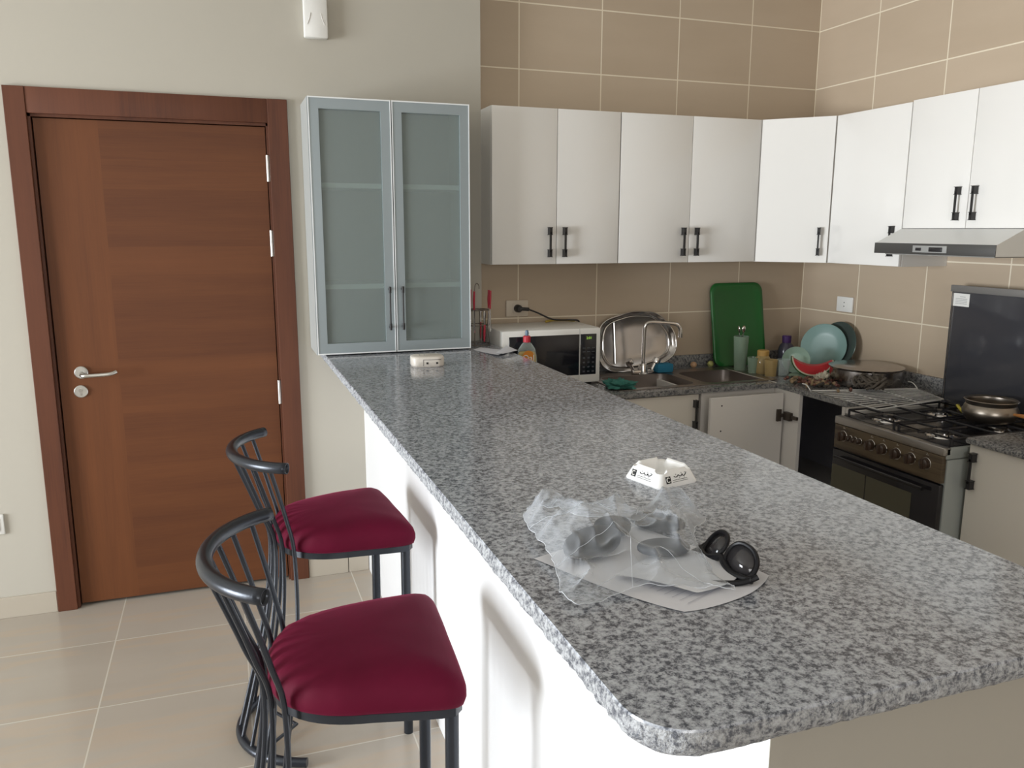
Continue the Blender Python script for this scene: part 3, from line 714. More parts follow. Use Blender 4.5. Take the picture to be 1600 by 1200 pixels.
# sponge, cloth, small fruits
bm = bm_(); box(bm, -1.03, -.935, -.185, -.125, KZ+.004, KZ+.050, bev=.008); tag(obj('sponge', bm, mat('blue_sponge', (.015, .16, .27), .8), loc=(-.985, -.15, KZ)), 'bright blue sponge on the sink edge beside the tap', 'sponge')
def crumple(name, c, rx, ry, h, m, label, cat, seed=1, amp=.4, fr=9, kind=None, rz=0):
    bm = bm_(); n1, n2 = 26, 48; rings = []
    for i in range(n1+1):
        th = PI*i/n1*.98+.01; ring = []
        for k in range(n2):
            ph = 2*PI*k/n2; d = Vector((math.sin(th)*math.cos(ph), math.sin(th)*math.sin(ph), math.cos(th)))
            r = 1+amp*noise.noise(d*2.2+Vector((seed, 0, 0)))+amp*.6*noise.noise(d*fr*.6+Vector((0, seed, 0)))
            x, y, z = d.x*rx*r, d.y*ry*r, max(-.0, (d.z*.55+.5))*h*(r if d.z > 0 else 1)
            if d.z < -.2: z = max(0, z*.4)
            ring.append(bm.verts.new((c[0]+x*math.cos(rz)-y*math.sin(rz), c[1]+x*math.sin(rz)+y*math.cos(rz), c[2]+z)))
        rings.append(ring)
    for A_, B_ in zip(rings, rings[1:]):
        for k in range(n2): bm.faces.new((A_[k], A_[(k+1) % n2], B_[(k+1) % n2], B_[k]))
    bm.faces.new(rings[0]); bm.faces.new(rings[-1])
    o = obj(name, bm, m, loc=c, ang=70); tag(o, label, cat, kind=kind); return o
crumple('dish_cloth', (-1.395, -.47, KZ+.004), .065, .075, .030, mat('teal_cloth', (.035, .16, .13), .9), 'crumpled teal dish cloth draped at the left end of the sink', 'cloth', 3, .55, 12, rz=.5)
for x, y, col, lb in ((-.745, -.072, (.50, .30, .17), 'small peach-coloured fruit on the ledge behind the right sink bowl'), (-.640, -.075, (.36, .36, .12), 'small green-yellow lime on the ledge beside the green board')):
    bm = bm_(); lathe(bm, [(0, 0), (.010, .002), (.017, .011), (.018, .018), (.013, .029), (.004, .033), (0, .032)], (x, y, KZ), seg=16); o = tag(obj('fruit', bm, mat('fruit_skin', col, .5), loc=(x, y, KZ)), lb, 'fruit')
# green board leaning on the back wall
gb = thing('cutting_board', 'large green plastic board leaning upright against the tiled wall', 'cutting board', (-.45, -.04, KZ))
bm = bm_(); lp = rrect(-.632, -.298, KZ+.002, 1.352, .05, 8)
def lean(x, z, o_): return (x+(z-KZ)*-.004, -.110+(z-KZ)*.175+o_, z)
fr_ = []
for ins, o_ in ((0, .012), (0, .004), (.004, 0), (.022, .001), (.034, .007)):
    cx, cz = -.465, 1.125
    fr_.append([bm.verts.new(lean(cx+(x-cx)*(1-ins/.17), cz+(z-cz)*(1-ins/.23), o_)) for x, z in lp])
for A_, B_ in zip(fr_, fr_[1:]):
    for k in range(len(lp)): bm.faces.new((A_[k], A_[(k+1) % len(lp)], B_[(k+1) % len(lp)], B_[k]))
bm.faces.new(fr_[0]); bm.faces.new(fr_[-1])
obj('board', bm, mat('green_plastic', (.012, .115, .022), .30), gb, ang=50)

# tall green glass with cutlery
def tumbler(name, c, r0, r1, h, m, label, cat='glass', wall=.0025, seg=28):
    bm = bm_(); lathe(bm, [(0, 0), (r0, 0), (r0+(r1-r0)*.1, h*.1), (r1, h), (r1-wall, h), (r0-wall, h*.06), (0, h*.05)], c, seg=seg)
    return tag(obj(name, bm, m, loc=c), label, cat)
tumbler('tall_glass', (-.555, -.225, KZ), .030, .040, .185, m_glass_green, 'tall frosted green tumbler holding cutlery before the green board', 'tumbler')
for i, (dx, dy, tip) in enumerate(((-.012, .0, .018), (.012, .006, -.01), (0, -.012, .01))):
    bm = bm_(); b0 = Vector((-.555-dx, -.225-dy, KZ+.014)); t0 = Vector((-.555+dx*1.3, -.225+dy*1.3, KZ+.205))
    tube(bm, [b0, t0], .0022, 8); Md = (t0-b0).to_track_quat('Z', 'Y').to_matrix()
    lathe(bm, [(0, -.004), (.006, .0), (.010, .012), (.011, .020), (.007, .032), (0, .036)], t0, M=Md, sy=.35, seg=14)
    o = tag(obj('spoon', bm, m_chrome if i != 1 else mat('copper_spoon', (.45, .24, .14), .3, 1), loc=b0), ['left steel spoon standing in the green tumbler', 'coppery spoon standing in the green tumbler', 'right steel spoon standing in the green tumbler'][i], 'spoon')
tumbler('drinking_glass', (-.545, -.325, KZ), .022, .030, .085, m_glass_green, 'small greenish glass just in front of the tall green tumbler')
# jars
jr = thing('jar', 'amber glass jar with a yellow lid on the counter before the purple bottle', 'jar', (-.50, -.345, KZ))
bm = bm_(); lathe(bm, [(0, 0), (.036, 0), (.040, .006), (.040, .075), (.030, .095), (.026, .098)], (-.50, -.345, KZ)); obj('jar_body', bm, m_glass_yellow, jr)
bm = bm_(); lathe(bm, [(.030, .096), (.031, .120), (.027, .124), (0, .125)], (-.50, -.345, KZ)); obj('lid', bm, mat('amber_lid', (.42, .25, .07), .4), jr)
tumbler('drinking_glass', (-.505, -.420, KZ), .028, .034, .085, m_glass_yellow, 'clear glass with pale yellow drink beside the amber jar')
tumbler('drinking_glass', (-.445, -.445, KZ), .026, .034, .088, m_glass, 'empty clear glass to the right of the yellow drink')
# purple bottle
pb = thing('water_bottle', 'dark bottle with a purple screw cap standing in the corner', 'bottle', (-.235, -.19, KZ))
bm = bm_(); lathe(bm, [(0, 0), (.040, 0), (.044, .006), (.044, .090), (.036, .118), (.022, .132), (.020, .136)], (-.235, -.19, KZ)); obj('bottle_body', bm, mat('smoky_plastic', (.055, .050, .075), .2), pb)
bm = bm_(); lathe(bm, [(.024, .132), (.025, .168), (.021, .172), (0, .172)], (-.235, -.19, KZ), seg=20); obj('cap', bm, mat('purple_cap', (.06, .022, .11), .3), pb)
# plates & bowls leaning in the corner
def dish(name, c, r, nrm, m, label, cat, depth=.018, flare=1.0):
    Mq = Vector(nrm).normalized().to_track_quat('Z', 'Y').to_matrix()
    bm = bm_(); lathe(bm, [(0, 0), (r*.55, 0), (r*.66, depth*.15), (r*.97, depth), (r, depth+.001), (r*.985, depth+.003), (r*.65, depth*.15+.004), (r*.5, .004), (0, .0035)], c, seg=44, M=Mq)
    return tag(obj(name, bm, m, loc=c), label, cat)
m_teal = mat('teal_ceramic', (.19, .31, .29), .35); m_mint = mat('mint_ceramic', (.30, .42, .34), .3)
dish('serving_dish', (-.050, -.385, 1.030), .128, (-1, -.10, .25), mat('dark_green_steel', (.10, .13, .12), .25, .5), 'dark round dish leaning on the right wall behind the teal plate', 'dish')
dish('plate', (-.110, -.345, 1.022), .122, (-1, -.62, .28), m_teal, 'large teal plate leaning upright against the right wall', 'plate')
dish('bowl', (-.345, -.415, .968), .070, (-.75, -.9, .35), m_mint, 'small mint bowl tipped on its side behind the watermelon', 'bowl', .03)
# watermelon slice on a green-rimmed plate
dish('plate', (-.36, -.58, KZ+.001), .125, (0, 0, 1), m_glass_green, 'green glass plate with scraps under the watermelon slice', 'plate', .014)
wm = thing('watermelon_slice', 'red watermelon slice with green rind propped before the mint bowl', 'fruit', (-.34, -.52, KZ+.02))
def melon_band(r0, r1, a0, a1, th, M_, c):
    bm = bm_(); n = 26; L = []
    for i in range(n+1):
        a = a0+(a1-a0)*i/n; rr0 = r0
        if r0 == 0: rr0 = None
        L.append(a)
    return bm
mc = Vector((-.335, -.530, 1.010)); ux = Vector((.78, -.62, 0)).normalized(); uz = Vector((-.10, -.12, 1)).normalized(); un = ux.cross(uz).normalized()
def arcpt(r, a, o_, sq=1.0): return mc+ux*(r*math.cos(a))+uz*(r*math.sin(a)*sq)+un*o_
def melon(name, ro, ri, m, a0, a1, th, parent, flat=False):
    bm = bm_(); n = 30; rings = []
    for i in range(n+1):
        a = a0+(a1-a0)*i/n
        if flat:   # flesh: chord top
            zt = -.30*.088 + .012*math.sin((a-a0)/(a1-a0)*PI)*-1
            p = arcpt(ro, a, 0); inner = mc+ux*(ro*math.cos(a)*.96)+uz*(max(ro*math.sin(a), 0) if 0 else -.045)
            lvl = -.050+.030*(math.cos(a))**2
            inner = mc+ux*(ro*math.cos(a)*.93)+uz*lvl
            if (p-mc).dot(uz) > lvl: inner = p
            pts = [p+un*th/2, p-un*th/2, inner-un*th/2, inner+un*th/2]
        else: pts = [arcpt(ro, a, th/2), arcpt(ro, a, -th/2), arcpt(ri, a, -th/2), arcpt(ri, a, th/2)]
        rings.append([bm.verts.new(q) for q in pts])
    for A_, B_ in zip(rings, rings[1:]):
        for k in range(4):
            try: bm.faces.new((A_[k], A_[(k+1) % 4], B_[(k+1) % 4], B_[k]))
            except ValueError: pass
    bm.faces.new(rings[0]); bm.faces.new(rings[-1]); bmesh.ops.remove_doubles(bm, verts=bm.verts[:], dist=1e-5)
    return obj(name, bm, m, parent, ang=40)
melon('rind', .108, .102, mat('melon_rind', (.02, .07, .015), .35), PI*1.03, PI*1.93, .034, wm)
melon('white_rind', .102, .095, mat('melon_pith', (.55, .50, .38), .5), PI*1.03, PI*1.93, .033, wm)
melon('flesh', .095, 0, mat('melon_flesh', (.48, .03, .035), .4), PI*1.03, PI*1.93, .032, wm, flat=True)
crumple('food_scraps', (-.395, -.675, KZ+.006), .036, .026, .036, mat('pale_scraps', (.50, .46, .36), .7), 'heap of pale food scraps in front of the watermelon slice', 'food scraps', 11, .8, 16)
bm = bm_()
m_peel = [mat('brown_peel', (.14, .055, .04), .7), mat('tan_peel', (.26, .18, .10), .7), mat('dark_peel', (.05, .04, .03), .8)]
for i in range(90):
    x = -.47+random.gauss(0, .055); y = -.70+random.gauss(0, .075)
    if x < -.59 or x > -.33: continue
    s = random.uniform(.006, .016); R3 = Matrix.Rotation(random.uniform(0, PI), 3, (random.random(), random.random(), random.random()+.1))
    fs0 = len(bm.faces); box(bm, x-s, x+s, y-s*.5, y+s*.5, KZ+.012+s*.1, KZ+.018+s*.6, bev=s*.15, rot=R3)
    bm.faces.ensure_lookup_table(); mi = random.randrange(3)
    for f in bm.faces[fs0:]: f.material_index = mi
for v in bm.verts: v.co.z = max(v.co.z, KZ+.0005)
tag(obj('vegetable_peelings', bm, m_peel, loc=(-.47, -.70, KZ)), 'scatter of brown peelings along the counter edge below the watermelon', 'peelings', kind='stuff')
# big pot in the corner
bp = thing('large_pot', 'large low stainless steel pot near the right wall behind the wire rack', 'pot', (-.22, -.78, KZ))
bm = bm_(); lathe(bm, [(0, 0), (.150, 0), (.163, .008), (.168, .030), (.166, .080), (.172, .086), (.174, .090), (.164, .091), (.150, .097), (.080, .102), (0, .103)], (-.205, -.760, KZ), seg=56)
obj('pot_body', bm, mat('pot_steel', (.42, .39, .37), .22, 1), bp)
# wire rack
wr = thing('oven_rack', 'wire oven rack lying across the corner worktop beside the stove', 'rack', (-.4, -1.1, KZ))
bm = bm_(); z = KZ+.010; ra = [(-.612, -.905, z), (-.612, -1.29, z), (-.16, -1.095, z), (-.16, -.945, z)]
ra = [(-.612, -.86, z), (-.620, -1.280, z), (-.185, -1.205, z), (-.10, -.98, z)]
RA = [Vector(p) for p in ra]
m_rackw = mat('zinc_wire', (.74, .73, .71), .4, .3)
tube(bm, RA, .0034, 8, closed=True); obj('rack_frame', bm, m_rackw, wr)
bm = bm_()
for i in range(1, 11):
    s = i/11; a = RA[0].lerp(RA[1], s); b_ = RA[3].lerp(RA[2], s); tube(bm, [a, b_], .0016, 6)
for s in (.33, .66): tube(bm, [RA[0].lerp(RA[3], s)-Vector((0, 0, .003)), RA[1].lerp(RA[2], s)-Vector((0, 0, .003))], .002, 6)
for s in (0, 1): tube(bm, cr([RA[0].lerp(RA[3], s), RA[0].lerp(RA[3], s)+Vector((0, .03, .022)), RA[0].lerp(RA[3], s)+Vector((0, .06, .024))], 4), .0025, 6)
obj('wires', bm, m_rackw, wr)
# dark tangled wad (sticks of wrung cloth)
wd_ = bm_()
for i in range(40):
    c = Vector((-.335+random.gauss(0, .022), -.945+random.gauss(0, .026), KZ+.018+random.random()*.016)); pts = []
    a0 = random.uniform(0, 2*PI)
    for k in range(5):
        a = a0+k*.9; pts.append(c+Vector((math.cos(a)*.035*random.uniform(.6, 1.3), math.sin(a)*.035*random.uniform(.6, 1.3), max(-.002, .004+.030*math.sin(k/4*PI)*random.uniform(.6, 1.5)))))
    tube(wd_, cr(pts, 5), .0062, 7)
tag(obj('rag', wd_, mat('grey_brown_rag', (.085, .07, .055), .85), loc=(-.335, -.945, KZ)), 'dark tangled grey-brown rag lying on the wire rack', 'rag')
# white board between counter and stove
bm = bm_(); box(bm, -.598, -.105, -1.132, -1.077, KZ-.050, KZ-.030); tag(obj('gap_board', bm, m_board, loc=(-.35, -1.1, KZ-.05)), 'narrow pale board bridging the gap between worktop and stove', 'board')

# ------------------------------------------------------------------ things on the bar
# cutlery stand
cs = thing('cutlery_stand', 'wire cutlery stand beside the right edge of the frosted cabinet', 'cutlery stand', (-2.03, -.24, BZ))
cxs, cys = -2.032, -.245
bm = bm_()
tube(bm, cr([(cxs-.012, cys, BZ+.003), (cxs-.012, cys, BZ+.15), (cxs-.012, cys, BZ+.26), (cxs-.004, cys, BZ+.286), (cxs+.008, cys, BZ+.280), (cxs+.010, cys, BZ+.262)], 5), .0022, 8)
for z, r in ((BZ+.165, .055), (BZ+.095, .050), (BZ+.004, .060)): tube(bm, [(cxs+r*math.cos(a), cys+r*math.sin(a), z) for a in [2*PI*k/24 for k in range(24)]], .0020, 6, closed=True)
for k in range(6):
    a = 2*PI*k/6; tube(bm, [(cxs, cys, BZ+.165), (cxs+.055*math.cos(a), cys+.055*math.sin(a), BZ+.165)], .0016, 6)
    tube(bm, [(cxs+.055*math.cos(a), cys+.055*math.sin(a), BZ+.165), (cxs+.050*math.cos(a), cys+.050*math.sin(a), BZ+.095), (cxs+.060*math.cos(a), cys+.060*math.sin(a), BZ+.004)], .0016, 6)
obj('frame', bm, mat('dark_wire', (.20, .17, .15), .35, .9), cs)
m_redh = mat('red_handle', (.42, .015, .04), .3)
for i in range(8):
    a = 2*PI*i/8+.25; low = i in (1, 6, 3); r = .062
    px, py = cxs+r*math.cos(a), cys+r*math.sin(a)
    z1 = BZ+.255 if not low else BZ+.10; z0 = BZ+.17 if not low else BZ+.022
    pos = 'handle up' if not low else 'handle down'
    side = 'near' if math.sin(a) < 0 else 'far'; lr = 'left' if math.cos(a) < 0 else 'right'
    t_ = thing('fork' if i % 2 else 'table_knife', 'red-handled %s hung %s on the %s %s side of the cutlery stand' % ('fork' if i % 2 else 'knife', pos, side, lr), 'cutlery', (px, py, z0), group='red-handled cutlery on the stand')
    bm = bm_(); tube(bm, [(px, py, z0), (px, py, (z0+z1)/2), (px+.002, py, z1)], .005, 8, rr=[.0035, .0055, .0045]); obj('handle', bm, m_redh, t_)
    bm = bm_()
    if not low: tube(bm, [(px, py, z0), (px, py, z0-.03), (px, py, z0-.105)], .003, 8, rr=[.002, .003, .006])
    else: tube(bm, [(px, py, z1), (px, py, z1+.045), (px, py, z1+.065)], .003, 8, rr=[.002, .0065, .004])
    obj('blade', bm, m_chrome, t_)
# papers by the cabinet
def sheet(name, pts, z, m, label, curl=None, seed=0, th=.0006, parent=None, corner=False):
    """quad sheet: pts four xy corners, curl(u,v)->height"""
    bm = bm_(); n = 22; g = []
    P0 = [Vector((x, y, 0)) for x, y in pts]
    for i in range(n+1):
        row = []
        for j in range(n+1):
            u, v = i/n, j/n; p = P0[0].lerp(P0[1], u).lerp(P0[3].lerp(P0[2], u), v)
            if corner and u+1-v > 1.35: p = p.lerp((P0[0]+P0[1]+P0[2]+P0[3])/4, .42*(u+1-v-1.35)**1.7)
            if corner and u+v > 1.6: p = p.lerp((P0[0]+P0[1]+P0[2]+P0[3])/4, .5*(u+v-1.6)**1.7)
            row.append(bm.verts.new((p.x, p.y, z+(curl(u, v) if curl else 0))))
        g.append(row)
    for i in range(n):
        for j in range(n): bm.faces.new((g[i][j], g[i+1][j], g[i+1][j+1], g[i][j+1]))
    o = obj(name, bm, m, parent, loc=None if parent else (P0[0].x, P0[0].y, z), ang=60)
    if label: tag(o, label, 'paper')
    return o
m_paper = mat('white_paper', (.62, .62, .66), .7)
sheet('leaflet', [(-2.100, -.400), (-2.055, -.62), (-1.965, -.50), (-2.045, -.33)], BZ+.001, m_paper, 'pale paper lying flat on the bar below the cutlery stand', lambda u, v: .006*u*u)
sheet('leaflet', [(-2.045, -.56), (-2.035, -.625), (-1.94, -.55), (-1.965, -.47)], BZ+.006, m_paper, 'folded leaflet with a curled corner at the bar edge beside the cutlery stand', lambda u, v: .018*v*(1-u)+.006*u)
# plug adapter
ad = thing('plug_adapter', 'small cream multi-plug adapter in front of the frosted cabinet', 'adapter', (-2.37, -.72, BZ))
ARz = Matrix.Rotation(-.13, 3, 'Z')
def at_ad(v): q = ARz @ Vector(v); return q+Vector((-2.395, -.745, BZ))
bm = bm_(); lp = rrect(-.066, .066, -.048, .048, .030, 7); rows = []
for ins, z in ((.004, 0), (0, .006), (0, .034), (.003, .039), (.010, .042)):
    rows.append([bm.verts.new(at_ad((x*(1-ins/.066), y*(1-ins/.048), z))) for x, y in lp])
for A_, B_ in zip(rows, rows[1:]):
    for k in range(len(lp)): bm.faces.new((A_[k], A_[(k+1) % len(lp)], B_[(k+1) % len(lp)], B_[k]))
bm.faces.new(rows[0]); bm.faces.new(rows[-1]); obj('housing', bm, mat('cream_plastic', (.66, .61, .55), .35), ad)
bm = bm_()
bm.free()
for sx in (-.004, .034):
    bm = bm_(); vs = box(bm, sx-.004, sx+.004, -.0488, -.046, .012, .020)
    for v in vs: v.co = at_ad(v.co)
    obj('socket_hole', bm, m_ink, ad, smooth=False)
for b_ in ((-.020, -.0185, -.0485, -.046, .006, .030), (-.020, .050, -.0485, -.046, .029, .0305), (-.03, -.028, -.005, .01, .0415, .0425), (-.012, -.010, -.005, .01, .0415, .0425)):
    bm = bm_(); vs = box(bm, *b_)
    for v in vs: v.co = at_ad(v.co)
    obj('groove', bm, m_ink, ad, smooth=False)
# ashtray
at_ = thing('ashtray', 'white square melamine ashtray with black printed logo on the granite bar', 'ashtray', (-2.27, -2.385, BZ))
AR = Matrix.Rotation(.24, 3, 'Z')
def at_a(v): return AR @ Vector(v)+Vector((-2.273, -2.384, BZ))
bm = bm_(); rows = []
def ring(h, r, z, notch=0):
    pts = []
    for x, y in rrect(-h, h, -h, h, r, 6): pts.append((x, y))
    full = []
    for i in range(len(pts)):
        a, b_ = Vector(pts[i]), Vector(pts[(i+1) % len(pts)]); k = 10 if (b_-a).length > .02 else 1
        for j in range(k): full.append(a+(b_-a)*j/k)
    return [bm.verts.new(at_a((p.x, p.y, z-(notch if (abs(abs(p.x)-abs(p.y)) < .012) else 0)))) for p in full]
for h, r, z, nn in ((.056, .012, 0, 0), (.057, .012, .003, 0), (.046, .012, .033, .004), (.043, .010, .036, .008), (.038, .009, .034, .007), (.031, .009, .010, 0), (.028, .009, .008, 0)): rows.append(ring(h, r, z, nn))
for A_, B_ in zip(rows, rows[1:]):
    for k in range(len(A_)): bm.faces.new((A_[k], A_[(k+1) % len(A_)], B_[(k+1) % len(A_)], B_[k]))
bm.faces.new(rows[0]); bm.faces.new(rows[-1])
ab = obj('dish', bm, mat('white_melamine', (.90, .90, .90), .25), at_, ang=45)
for nrm, sd in (((0, -1, 0), (1, 0, 0)), ((-1, 0, 0), (0, -1, 0))):
    N3 = AR @ Vector(nrm); S3 = AR @ Vector(sd); tilt = math.atan(.011/.030); U3 = (Vector((0, 0, 1))*math.cos(tilt)-N3*math.sin(tilt)); O3 = U3.cross(S3) if U3.cross(S3).dot(N3) > 0 else S3.cross(U3)
    C3 = Vector((-2.273, -2.384, BZ))+N3*.0518+Vector((0, 0, .017))
    def q(u, v, o_=.0006): return C3+S3*u+U3*v+O3*o_
    bm = bm_()
    def quad(u0, u1, v0, v1, o_=.0006): bm.faces.new([bm.verts.new(q(*c, o_)) for c in ((u0, v0), (u1, v0), (u1, v1), (u0, v1))])
    quad(-.036, -.022, -.008, .007)
    for i in range(12): quad(-.017+i*.0035, -.0145+i*.0035+random.uniform(-.0006, .0008), -.0035, -.0024)
    for i in range(13): quad(-.017+i*.0034, -.0145+i*.0034, -.0072, -.0062)
    tube(bm, cr([q(-.012, .005), q(-.008, .003), q(-.003, .0035), q(.001, .0065), q(.004, .0035), q(.009, .0035), q(.012, .007), q(.014, .003), q(.020, .0045), q(.024, .0095)], 4), .0009, 6)
    for u, v in ((-.006, .0085), (.003, .000), (.010, .0100), (.017, .0010), (.020, .0100)): quad(u-.0009, u+.0009, v-.0008, v+.0008)
    obj('print', bm, m_ink, ab, smooth=False)
    bm = bm_(); tube(bm, [q(-.029+.0042*math.cos(a), -.0005+.0048*math.sin(a), .0009) for a in [.7+k*(2*PI-1.4)/14 for k in range(15)]], .0011, 6); obj('logo_ring', bm, m_plate, ab)
# papers under the bag
sheet('document', [(-2.690, -2.700), (-2.567, -2.985), (-2.350, -2.895), (-2.46, -2.62)], BZ+.0008, m_paper, 'white printed document lying under the plastic bag', lambda u, v: .0004+.004*max(0, u-.7)*v, corner=True)
pr_o = bm_()
def dpt(u, v): a = Vector((-2.690, -2.700)); b_ = Vector((-2.567, -2.985)); c = Vector((-2.350, -2.895)); d_ = Vector((-2.46, -2.62)); return a.lerp(b_, u).lerp(d_.lerp(c, u), v)
m_faint = mat('faint_print', (.42, .42, .47), .7)
for k in range(8):
    u = .55+k*.045; a, b_ = dpt(u, .20), dpt(u, .74); dd = (b_-a).normalized()*.0; n_ = Vector((-(b_-a).y, (b_-a).x)).normalized()*.0007
    pr_o.faces.new([pr_o.verts.new((p.x, p.y, BZ+.0024+.004*max(0, u-.7)*.8)) for p in (a+n_, b_+n_, b_-n_, a-n_)])
doc = [o for o in COL.objects if o.name == 'document'][0]
obj('printed_lines', pr_o, m_faint, doc, smooth=False)
sheet('envelope', [(-2.600, -2.815), (-2.520, -2.930), (-2.405, -2.880), (-2.455, -2.74)], BZ+.006, mat('white_envelope', (.60, .61, .65), .6), 'white folded papers on top of the document inside the bag', lambda u, v: .006*math.sin(u*PI)+.002, corner=True)
# dark pouches in the bag
m_pouch = mat('dark_grey_pouch', (.010, .011, .014), .55); m_pouch2 = mat('mid_grey_pouch', (.05, .053, .06), .6)
def pouch(c, ax, rx, ry, h, m, label):
    bm = bm_(); R3 = Matrix.Rotation(ax, 3, 'Z'); pr = []
    n = 12
    for i in range(n+1):
        th = -PI/2+PI*i/n; pr.append((abs(math.cos(th))**.7, h*(.5+.5*math.copysign(abs(math.sin(th))**.8, math.sin(th)))))
    pr[0] = (0, 0); pr[-1] = (0, h)
    pr = [(r, z) for r, z in pr]
    rings = []
    lathe(bm, pr, (0, 0, 0), seg=36, sx=rx, sy=ry)
    for v in bm.verts: v.co = R3 @ v.co + Vector(c)
    tag(obj('pouch', bm, m, loc=c), label, 'pouch')
pouch((-2.590, -2.712, BZ+.003), .55, .066, .038, .036, m_pouch, 'large dark grey pouch at the left end of the plastic bag')
pouch((-2.525, -2.655, BZ+.003), -.15, .034, .024, .034, m_pouch, 'small dark grey pouch in the middle of the plastic bag')
pouch((-2.432, -2.650, BZ+.003), -.75, .050, .026, .026, m_pouch, 'dark grey pouch under the raised back of the plastic bag')
pouch((-2.492, -2.775, BZ+.012), -.25, .044, .026, .022, m_pouch2, 'mid grey pouch lying on the papers inside the bag')
# the bag itself
bo = [(-2.600, -2.475), (-2.570, -2.535), (-2.515, -2.600), (-2.465, -2.640), (-2.420, -2.610), (-2.350, -2.610), (-2.338, -2.655), (-2.395, -2.715), (-2.436, -2.790), (-2.452, -2.865), (-2.455, -2.925), (-2.490, -2.910), (-2.545, -2.885), (-2.592, -2.868), (-2.640, -2.880), (-2.695, -2.890), (-2.700, -2.840), (-2.672, -2.740), (-2.665, -2.640), (-2.655, -2.560)]
bol = cr([(x, y, 0) for x, y in bo], 9, closed=True)
def bag_layer(name, hmul, seed, parent, m):
    bm = bm_(); c0 = Vector((-2.54, -2.745, 0)); rows = []; n1 = 64
    for i in range(n1+1):
        s = i/n1; row = []
        for k, p in enumerate(bol):
            q_ = c0.lerp(p, s)
            if i == 0 and k: break
            d1 = math.exp(-(((q_.x+2.60)/.075)**2+((q_.y+2.70)/.10)**2)); d2 = math.exp(-(((q_.x+2.45)/.085)**2+((q_.y+2.74)/.10)**2)); d3 = math.exp(-(((q_.x+2.39)/.05)**2+((q_.y+2.64)/.04)**2)); d4 = math.exp(-(((q_.x+2.62)/.06)**2+((q_.y+2.56)/.06)**2))
            d5 = math.exp(-(((q_.x+2.52)/.05)**2+((q_.y+2.65)/.05)**2)); d6 = math.exp(-(((q_.x+2.492)/.06)**2+((q_.y+2.775)/.05)**2))
            base = .050*d1+.040*d2+.052*d3+.050*d4+.032*d5+.022*d6+.006
            r1 = noise.noise(Vector((q_.x*13, q_.y*13, seed))); r2_ = noise.noise(Vector((q_.x*27+4, q_.y*27, seed+3)))
            rid = max(0, 1-abs(r1)*2.6)**2.5*.015+max(0, 1-abs(r2_)*2.6)**2.5*.005
            edge = min(1, (1-s)*6)
            h = base*hmul*(.35+.65*edge)+rid*(.45+.55*edge)*hmul+.004
            j = Vector((noise.noise(Vector((p.x*45, p.y*45, seed)))*.006, noise.noise(Vector((p.x*45, p.y*45, seed+7)))*.006, 0))*s**3
            row.append(bm.verts.new((q_.x+j.x, q_.y+j.y, BZ+max(.002, h))))
        rows.append(row)
    global BAGEDGE, BAGFOLD
    BAGEDGE = [v.co.copy() for v in rows[-1]]; BAGFOLD = [[rows[i][k].co+Vector((0, 0, .0008)) for i in range(int(n1*f0), n1+1, 3)] for k, f0 in ((6, .2), (33, .35), (52, .1), (98, .4), (118, .25), (150, .15), (165, .3))]
    nn = len(bol)
    for A_, B_ in zip(rows, rows[1:]):
        for k in range(nn):
            if len(A_) == 1: bm.faces.new((A_[0], B_[k], B_[(k+1) % nn]))
            else: bm.faces.new((A_[k], A_[(k+1) % nn], B_[(k+1) % nn], B_[k]))
    return bm
bg = thing('plastic_bag', 'crumpled translucent plastic bag lying on the granite bar over grey pouches', 'bag', (-2.53, -2.74, BZ))
obj('upper_film', bag_layer('a', 1.0, 1.3, bg, m_film), m_film, bg, ang=180)
m_hem = film('film_hem', (.74, .77, .82), .45, .15)
bm = bm_(); tube(bm, BAGEDGE, .0006, 6, closed=True); obj('hem', bm, m_hem, bg)
for L in BAGFOLD:
    bm = bm_(); tube(bm, L, .0004, 6); obj('crease', bm, m_hem, bg)
# sunglasses
sg = thing('sunglasses', 'black-framed sunglasses leaning on the plastic bag', 'sunglasses', (-2.40, -2.83, BZ))
u_ = Vector((.02, -1, -.0)).normalized(); v_ = Vector((.62, .02, .78)); v_ = (v_-u_*v_.dot(u_)).normalized(); n_ = u_.cross(v_).normalized()
if n_.x > 0: n_ = -n_
S0 = Vector((-2.434, -2.838, BZ+.009))
def sp(u, v, o_=0): return S0+u_*u+v_*v+n_*(o_-.25*u*u/.07)
m_sung = mat('black_frame', (.006, .006, .008), .4); m_sung.node_tree.nodes['Principled BSDF'].inputs['Specular IOR Level'].default_value = .25; m_lens = mat('dark_lens', (.03, .028, .03), .08)
def lens_loop(cu, mir, k_=1.0):
    pts = []
    for i in range(32):
        a = 2*PI*i/32; x = .0285*k_*math.copysign(abs(math.cos(a))**.85, math.cos(a)); y = .0235*k_*math.copysign(abs(math.sin(a))**.85, math.sin(a))
        x += .0035*mir*math.sin(a); x *= 1-.10*math.sin(a); pts.append(sp(cu+x, .030+y))
    return pts
bm = bm_()
for cu, mir in ((-.034, 1), (.034, -1)): tube(bm, lens_loop(cu, mir), .0036, 8, closed=True)
tube(bm, cr([sp(-.069, .012, .003), sp(-.055, .007, .001), sp(-.034, .004), sp(-.012, .011), sp(0, .016), sp(.012, .011), sp(.034, .004), sp(.055, .007, .001), sp(.069, .012, .003)], 4), .0058, 10)
fr = obj('frame_front', bm, m_sung, sg)
for cu, mir in ((-.034, 1), (.034, -1)):
    bm = bm_(); L = lens_loop(cu, mir, .93); c = sum(L, Vector())/len(L)+n_*.003; cv = bm.verts.new(c); vs = [bm.verts.new(p) for p in L]
    for i in range(len(vs)): bm.faces.new((cv, vs[i], vs[(i+1) % len(vs)]))
    o = obj('lens', bm, m_lens, sg); s_ = o.modifiers.new('thick', 'SOLIDIFY'); s_.thickness = .0015
